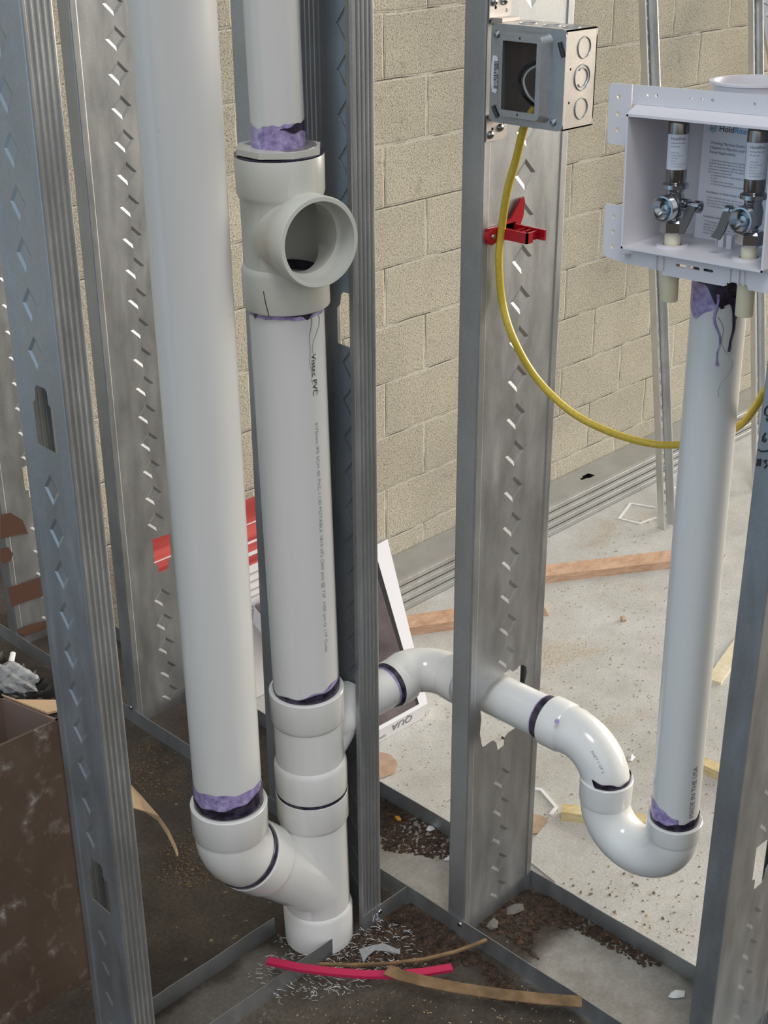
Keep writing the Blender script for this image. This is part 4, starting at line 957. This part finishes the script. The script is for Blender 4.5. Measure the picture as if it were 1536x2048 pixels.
# carton leaning on the stacked studs
ct = thing('flat_carton', 'large flat carton with white edges and dark face, behind the studs', 'carton', (2.6, 2.8, ZF))
BL, BR = aF(706, 1514, .001), aF(848, 1435, .001); TRr = aY(775, 1078, 2.955); TLl = Vector((2.42, 2.95, TRr.z-.02))
th_ = .062; upn = Vector((0, -.25, .97)).normalized()*th_
BLL = Vector((2.30, 2.90, ZF+.001))
quad = [BL, BR, TRr-upn, TLl-upn]
vs = quad+[p+upn for p in quad]
obj('carton_body', MB().add(vs, [(0, 1, 2, 3), (4, 5, 6, 7), (0, 1, 5, 4), (1, 2, 6, 5), (2, 3, 7, 6), (3, 0, 4, 7)]), M['white_card'], ct)
def lerp(a, b, t): return a+(b-a)*t
TB, TRt = BL+upn, BR+upn; TLt, TRtt = TLl, TRr
def QF(u, v): return lerp(lerp(TB, TRt, u), lerp(TLt, TRtt, u), v)
def panel(name, u0, v0, u1, v1, e_, m_):
    P_ = [QF(u0, v0), QF(u1, v0), QF(u1, v1), QF(u0, v1)]
    return obj(name, MB().add([p+upn*.02 for p in P_]+[p+upn*(.02+e_) for p in P_], [(0, 1, 2, 3), (4, 5, 6, 7), (0, 1, 5, 4), (1, 2, 6, 5), (2, 3, 7, 6), (3, 0, 4, 7)]), m_, ct)
panel('black_border', 0.0, .02, .885, 1.0, .02, M['black']); panel('dark_panel', 0.0, .02, .845, 1.0, .05, M['plum'])
fr_ = (BR-BL).normalized()
text('printed_writing', 'QUARTZ', .030, BR+upn*.80-fr_*.100, -fr_, -upn.normalized(), M['ink_grey'], ct, eps=-.0012) if False else None
nfr = fr_.cross(upn).normalized()
if nfr.dot(C0-BL) < 0: nfr = -nfr
def FT(s_, u, v, size, m_='ink_grey'):
    # upside-down lettering on the front edge
    return text('printed_writing', s_, size, lerp(BL, BR, u)+upn*v+nfr*.0012, -fr_, -upn.normalized(), M[m_], ct, eps=0)
FT('QUA', .80, .82, .042); FT('www.tiles.com', .80, .25, .006) if False else None
FT('QUARTZ TILE COLLECTION', .98, .45, .006, 'ink_soft') if False else None
FT('SIERRA', .44, .40, .015); FT('GRAN', .13, .70, .013)
# red wrapped bale
bg_ = thing('wrapped_bale', 'red and white wrapped pack against the block wall behind the pipes', 'package', (2.3, 3.08, ZF))
mb = MB().box((2.055, 2.99, -.545), (2.62, 3.06, -.36)); obj('red_wrap', mb, M['bag_red'], bg_)
for z_, h_ in ((-.404, .003), (-.470, .007), (-.512, .012)): obj('white_stripe', MB().box((2.053, 2.988, z_), (2.622, 2.990, z_+h_)), M['white_card'], bg_)
mb = MB().box((2.055, 2.985, ZF+.002), (2.62, 3.06, -.546)); obj('white_base', mb, M['white_card'], bg_)
for z_ in (-.575, -.603, -.632, -.657): obj('grey_stripe', MB().box((2.053, 2.983, z_), (2.622, 2.985, z_+.006)), M['stone'], bg_)
for k in range(5): text('printed_writing', 'Keep dry  store flat  this side up', .011, Vector((2.50, 2.9835, -.690-k*.014)), (1, 0, 0), (0, 0, 1), M['ink_grey'], bg_, align='RIGHT')
# ------------------------------------------------------------------ near left: muddy open box, plastic, stick
bz = .44
c1 = aZ(118, 1439, bz); c0 = aZ(0, 1492, bz); c2 = aZ(4, 1393, bz)
dF = (c0-c1).normalized(); dS = (c2-c1).normalized(); lf, ls = .42, (c2-c1).length
dS = Vector((dS.x, dS.y, 0)).normalized(); dF = Vector((dF.x, dF.y, 0)).normalized()
bxo = thing('cardboard_box', 'large muddy brown open box in the lower left corner', 'box', (c1.x, c1.y, 0))
def wallq(a, b, z0, z1, t_, nin):
    vs = [a, b, b+nin*t_, a+nin*t_]; return MB().add([Vector((p.x, p.y, z0)) for p in vs]+[Vector((p.x, p.y, z1)) for p in vs], [(0, 1, 2, 3), (4, 5, 6, 7), (0, 1, 5, 4), (1, 2, 6, 5), (2, 3, 7, 6), (3, 0, 4, 7)])
obj('front_panel', wallq(c1, c1+dF*lf, .0, bz, .004, dS), M['boxboard'], bxo)
obj('side_panel', wallq(c1, c1+dS*ls, .0, bz, .004, dF), M['boxinside'], bxo)
obj('back_panel', wallq(c1+dS*ls, c1+dS*ls+dF*lf, .0, bz, .004, -dS), M['boxinside'], bxo)
obj('side_panel', wallq(c1+dF*lf, c1+dF*lf+dS*ls, .0, bz, .004, -dF), M['boxinside'], bxo)
fo = [c1+dS*.02, c1+dS*ls, c1+dS*(ls-.008)-dF*.014, c1+dS*.01-dF*.075]
obj('folded_flap', MB().add([Vector((p.x, p.y, bz+.001-(.012 if i > 1 else 0))) for i, p in enumerate(fo)]+[Vector((p.x, p.y, bz+.004-(.012 if i > 1 else 0))) for i, p in enumerate(fo)], [(0, 1, 2, 3), (4, 5, 6, 7), (0, 1, 5, 4), (1, 2, 6, 5), (2, 3, 7, 6), (3, 0, 4, 7)]), M['tan'], bxo)
# curled kraft strip right of the front stud
mb = MB(); ctl = [((255, 1562), (262, 1614), .10), ((285, 1594), (290, 1622), .085), ((318, 1632), (316, 1640), .065), ((338, 1660), (334, 1668), .04), ((352, 1690), (347, 1695), .02), ((357, 1708), (354, 1712), .006)]
vs = []
for (a, b, z_) in ctl: vs += [aZ(a[0], a[1], z_), aZ(b[0], b[1], z_*.85), aZ(b[0], b[1], z_*.85)-Z*.002, aZ(a[0], a[1], z_)-Z*.002]
n = len(ctl)-1
mb.add(vs, [(i*4+k, i*4+(k+1) % 4, (i+1)*4+(k+1) % 4, (i+1)*4+k) for i in range(n) for k in range(4)]+[(0, 1, 2, 3), (n*4, n*4+1, n*4+2, n*4+3)])
tag(obj('cardboard_strip', mb, M['tan'], sm=False), 'curled tan cardboard strip just right of the closest stud', 'cardboard')
# black sheet, plastic bag, painted stick
def sheetpoly(name, label, px, lev, material, cat, amp=.012, seed=1):
    rn = random.Random(seed); P_ = [aZ(x, y, lev) for x, y in px]
    tri = tessellate_polygon([P_]); bm = bmesh.new(); vs = [bm.verts.new(p) for p in P_]
    for f in tri:
        try: bm.faces.new([vs[i] for i in f])
        except ValueError: pass
    for _ in range(3): bmesh.ops.subdivide_edges(bm, edges=bm.edges[:], cuts=1, use_grid_fill=True)
    for v in bm.verts: v.co.z += rn.uniform(0, amp)
    me = bpy.data.meshes.new(name); bm.to_mesh(me); bm.free()
    o_ = obj(name, me, material, sm=True); tag(o_, label, cat); return o_
sheetpoly('black_plastic_sheet', 'crumpled black sheet on the floor behind the muddy box', [(-30, 1310), (20, 1328), (60, 1350), (100, 1385), (118, 1405), (122, 1430), (60, 1450), (0, 1440), (-40, 1420)], .004, M['black_sheet'], 'plastic sheet', .03, 3)
c = aZ(28, 1358, .03)
bm = bmesh.new(); bmesh.ops.create_icosphere(bm, subdivisions=4, radius=1)
rn = random.Random(5)
for v in bm.verts:
    f = 1+.16*math.sin(v.co.x*9+v.co.z*5)+.12*math.sin(v.co.y*13+v.co.x*7)
    v.co = Vector((v.co.x*.034*f, v.co.y*.055*f, v.co.z*.020*f))+c
me = bpy.data.meshes.new('bag'); bm.to_mesh(me); bm.free()
tag(obj('plastic_bag', me, M['plastic'], sm=True), 'crumpled clear plastic bag on the black sheet at left', 'plastic bag')
pa, pb = aZ(26, 1306, .030), aZ(19, 1342, .012)
tag(obj('painted_stick', MB().tube([pa, lerp(pa, pb, .5), pb], [.0055, .0060, .0045], 8), M['white_plastic']), 'short paint-splashed white stick beside the plastic bag', 'stick')
# red strip and brown strips in front
fstrip('red_strip', 'red painted strip lying on the dirty floor at bottom centre', [(537, 1962), (600, 1976), (660, 1984), (730, 1990), (800, 1990), (850, 1985), (903, 1976)], .0125, .005, M['pink'], 'strip', lev=0, z=.034)
fstrip('brown_strip', 'thin brown strip curving behind the red strip', [(640, 1961), (700, 1963), (780, 1960), (850, 1951), (910, 1936), (948, 1922), (972, 1912)], .0050, .003, M['tape'], 'strip', lev=0, z=.028)
fstrip('brown_strip', 'wide brown strip overlapping the red strip, running to the bottom edge', [(774, 1985), (800, 1996), (850, 2009), (920, 2023), (1000, 2035), (1080, 2044), (1160, 2050)], .020, .0015, M['tape'], 'strip', lev=0, z=.0405)
# ------------------------------------------------------------------ debris
def scatter(name, label, cat, material, region, n, rmin, rmax, lev, flat=.5, seed=1, kind='stuff', curl=False):
    """region: list of polygons in px on level lev (world), random crumbs inside"""
    rn = random.Random(seed); random.seed(seed); mb = MB(); P_ = [aZ(x, y, lev) for x, y in region]
    xs = [p.x for p in P_]; ys = [p.y for p in P_]; k = 0; tries = 0
    def inside(x, y):
        c = False; j = len(P_)-1
        for i in range(len(P_)):
            a, b = P_[i], P_[j]
            if (a.y > y) != (b.y > y) and x < (b.x-a.x)*(y-a.y)/(b.y-a.y)+a.x: c = not c
            j = i
        return c
    while k < n and tries < n*30:
        tries += 1; x, y = rn.uniform(min(xs), max(xs)), rn.uniform(min(ys), max(ys))
        if not inside(x, y): continue
        r_ = rn.uniform(rmin, rmax)*rn.uniform(.5, 1); k += 1
        if curl:
            a = rn.uniform(0, 6.28); s_ = rn.uniform(1.5, 4); z_ = lev+rn.uniform(.001, .010)
            pts = [Vector((x+r_*s_*(t-1)*math.cos(a)+r_*math.sin(t*2+a), y+r_*s_*(t-1)*math.sin(a)+r_*math.cos(t*2.3+a), z_+r_*.6*math.sin(t*1.5))) for t in (0, 1, 2)]
            mb.tube(pts, r_*.28, 4)
        else: mb.blob((x, y, lev+r_*flat*.5), r_, (1, rn.uniform(.5, 1), flat), .3)
    o_ = obj(name, mb, material); tag(o_, label, cat, kind=kind); return o_
scatter('white_shavings', 'white plastic shavings scattered round the foot of the stack', 'shavings', M['shavings'], [(545, 1870), (560, 1905), (490, 1960), (560, 2010), (700, 2000), (770, 1960), (860, 1950), (820, 1860), (760, 1840), (700, 1880)], 520, .0008, .0019, 0, seed=11, curl=True)
scatter('mulch', 'dark brown mulch and dirt between the floor tracks and stack', 'dirt', M['mulch'], [(730, 1860), (800, 1795), (830, 1800), (930, 1890), (1010, 1950), (1060, 2010), (980, 2000), (960, 1930), (860, 1940), (740, 1960), (640, 1930), (700, 1890)], 1700, .002, .0065, 0, .45, 12)
scatter('mulch', 'dark brown dirt inside the wide wall left of the torn-hole stud', 'dirt', M['mulch'], [(764, 1590), (900, 1672), (900, 1720), (820, 1710), (764, 1700)], 900, .002, .0055, 0, .45, 13)
scatter('mulch', 'dark brown dirt inside the wide wall right of the torn-hole stud', 'dirt', M['mulch'], [(1060, 1780), (1110, 1800), (1330, 1930), (1290, 1935), (1150, 1860), (1080, 1850), (1060, 1900), (1090, 1930), (1010, 1870), (930, 1840), (980, 1800)], 1300, .002, .0055, 0, .45, 14)
scatter('wood_chips', 'brown chips and sawdust on the dirt round the left pipe elbow', 'chips', M['chips_dark'], [(320, 1690), (390, 1650), (420, 1700), (440, 1760), (380, 1780), (310, 1760)], 420, .0012, .0032, 0, .4, 15)
scatter('wood_chips', 'brown chips and sawdust beside the wide stud foot at left', 'chips', M['chips_dark'], [(260, 1500), (300, 1480), (372, 1540), (372, 1600), (300, 1590), (262, 1570)], 420, .0012, .0032, 0, .4, 16)
scatter('wood_chips', 'pale chips sprinkled over the dark floor in front', 'chips', M['chips'], [(500, 2040), (700, 2000), (1000, 1950), (1200, 2047), (600, 2048)], 120, .001, .0022, 0, .4, 17)
scatter('sawdust_crumbs', 'sawdust crumbs scattered on the pale lower floor', 'sawdust', M['chips'], [(1090, 1180), (1340, 1150), (1460, 1140), (1440, 1400), (1440, 1900), (1390, 1920), (1060, 1740), (820, 1600), (760, 1530), (900, 1270)], 1500, .0012, .0048, ZF, .45, 18)
scatter('sawdust_crumbs', 'brown crumbs on the lower floor under the trap', 'sawdust', M['crumb'], [(1100, 1700), (1300, 1740), (1400, 1760), (1390, 1900), (1250, 1850), (1100, 1760)], 45, .0015, .009, ZF, .6, 19)
scatter('concrete_crumbs', 'grey crumbs near the stacked studs along the block wall', 'crumbs', M['stone'], [(1094, 1150), (1300, 1030), (1330, 1060), (1300, 1090), (1100, 1130)], 50, .002, .007, ZF, .5, 20)
# single bits one can point at
def bit(name, label, cat, px, r_, material, lev=0.0, sq=(1, .6, .4), seed=0):
    random.seed(seed+50); c = aZ(px[0], px[1], lev); mb = MB().blob((c.x, c.y, lev+r_*sq[2]*.8), r_, sq, .25); tag(obj(name, mb, material), label, cat)
bit('orange_peel', 'orange curved scrap in the dirt right of the narrow stud', 'scrap', (796, 1640), .008, M['orange'], 0, (1, .5, .5), 1)
bit('white_crumb', 'white lump in the dirt left of the torn-hole stud', 'crumb', (860, 1660), .009, M['shavings'], 0, (1, .7, .4), 2)
bit('white_crumb', 'white flake on the pale slab against the torn-hole stud', 'crumb', (896, 1718), .008, M['shavings'], 0, (1, .8, .2), 3)
bit('paper_scrap', 'curled white scrap inside the track near the right stud', 'scrap', (1352, 1992), .013, M['white_plastic'], 0, (1, .6, .35), 4)
bit('concrete_lump', 'grey concrete lump at the foot of the torn-hole stud', 'lump', (985, 1852), .012, M['lump'], 0, (1, .7, .4), 5)
bit('concrete_lump', 'larger grey concrete lump just right of the torn-hole stud foot', 'lump', (1030, 1822), .015, M['lump'], 0, (1.1, .7, .35), 6)
bit('metal_scrap', 'curled silver scrap on the pale floor between bend and riser', 'scrap', (1259, 1519), .020, M['steel_bright'], ZF, (1, .6, .3), 7)
bit('wood_knot', 'small yellow wood lump on the pale floor in the open', 'wood lump', (1246, 1241), .016, M['chips'], ZF, (1, .7, .6), 8)
bit('black_tie', 'small black curl seen through the torn stud hole', 'scrap', (1006, 1477), .008, M['black'], ZF, (1, .4, .4), 9)
pz = [aZ(x, y, .012) for x, y in ((718, 1898), (745, 1890), (768, 1886), (800, 1900), (800, 1908), (775, 1902), (750, 1900), (735, 1912), (727, 1925))]
mb = MB(); tri = tessellate_polygon([pz]); mb.add(pz, [tuple(f) for f in tri]); mb.add([p-Z*.0008 for p in pz], [tuple(f) for f in tri])
tag(obj('plastic_scrap', mb, M['plastic']), 'grey translucent plastic scrap on the mulch beside the stack', 'scrap')
# details ride on the part they sit on (thing > part > sub-part)
RULES = [('cement_band', 'pipe_body'), ('primer_band', 'pipe_body'), ('cement_drip', 'pipe_body'), ('primer_drip', 'pipe_body'), ('cement_band', 'socket'), ('cement_band', 'body'), ('cement_drip', 'body'), ('scratch', 'body'), ('pipe_end', 'body'),
         ('cement_band', 'bushing_flange'), ('cement_smear', 'bushing_flange'), ('primer_dot', 'socket'), ('printed_writing', 'pipe_body'), ('printed_writing', 'sheet'), ('logo_ring', 'sheet'), ('printed_writing', 'carton_body'), ('printed_writing', 'white_base'), ('printed_writing', 'bend'),
         ('tube_label', 'arrestor_tube'), ('label_writing', 'arrestor_tube'), ('valve_handle', 'valve_stem'), ('barcode_sticker', 'cover_ring'), ('barcode_lines', 'cover_ring'), ('screw_slot', 'cover_ring'), ('knockout', 'box_body'),
         ('rust_stain', 'web'), ('marker_writing', 'flange'), ('marker_writing', 'track_flange'), ('screw', 'track_flange'), ('screw', 'back_plate'), ('screw', 'mounting_tab'), ('white_stripe', 'red_wrap'), ('grey_stripe', 'white_base')]
base_n = lambda o: o.name.split('.')[0]
for root in [o for o in bpy.data.objects if o.parent is None and o.type == 'EMPTY']:
    kids = list(root.children)
    for a, b in RULES:
        hosts = [k for k in kids if base_n(k) == b]
        if hosts:
            for k in kids:
                if base_n(k) == a and k.parent == root: k.parent = hosts[0]
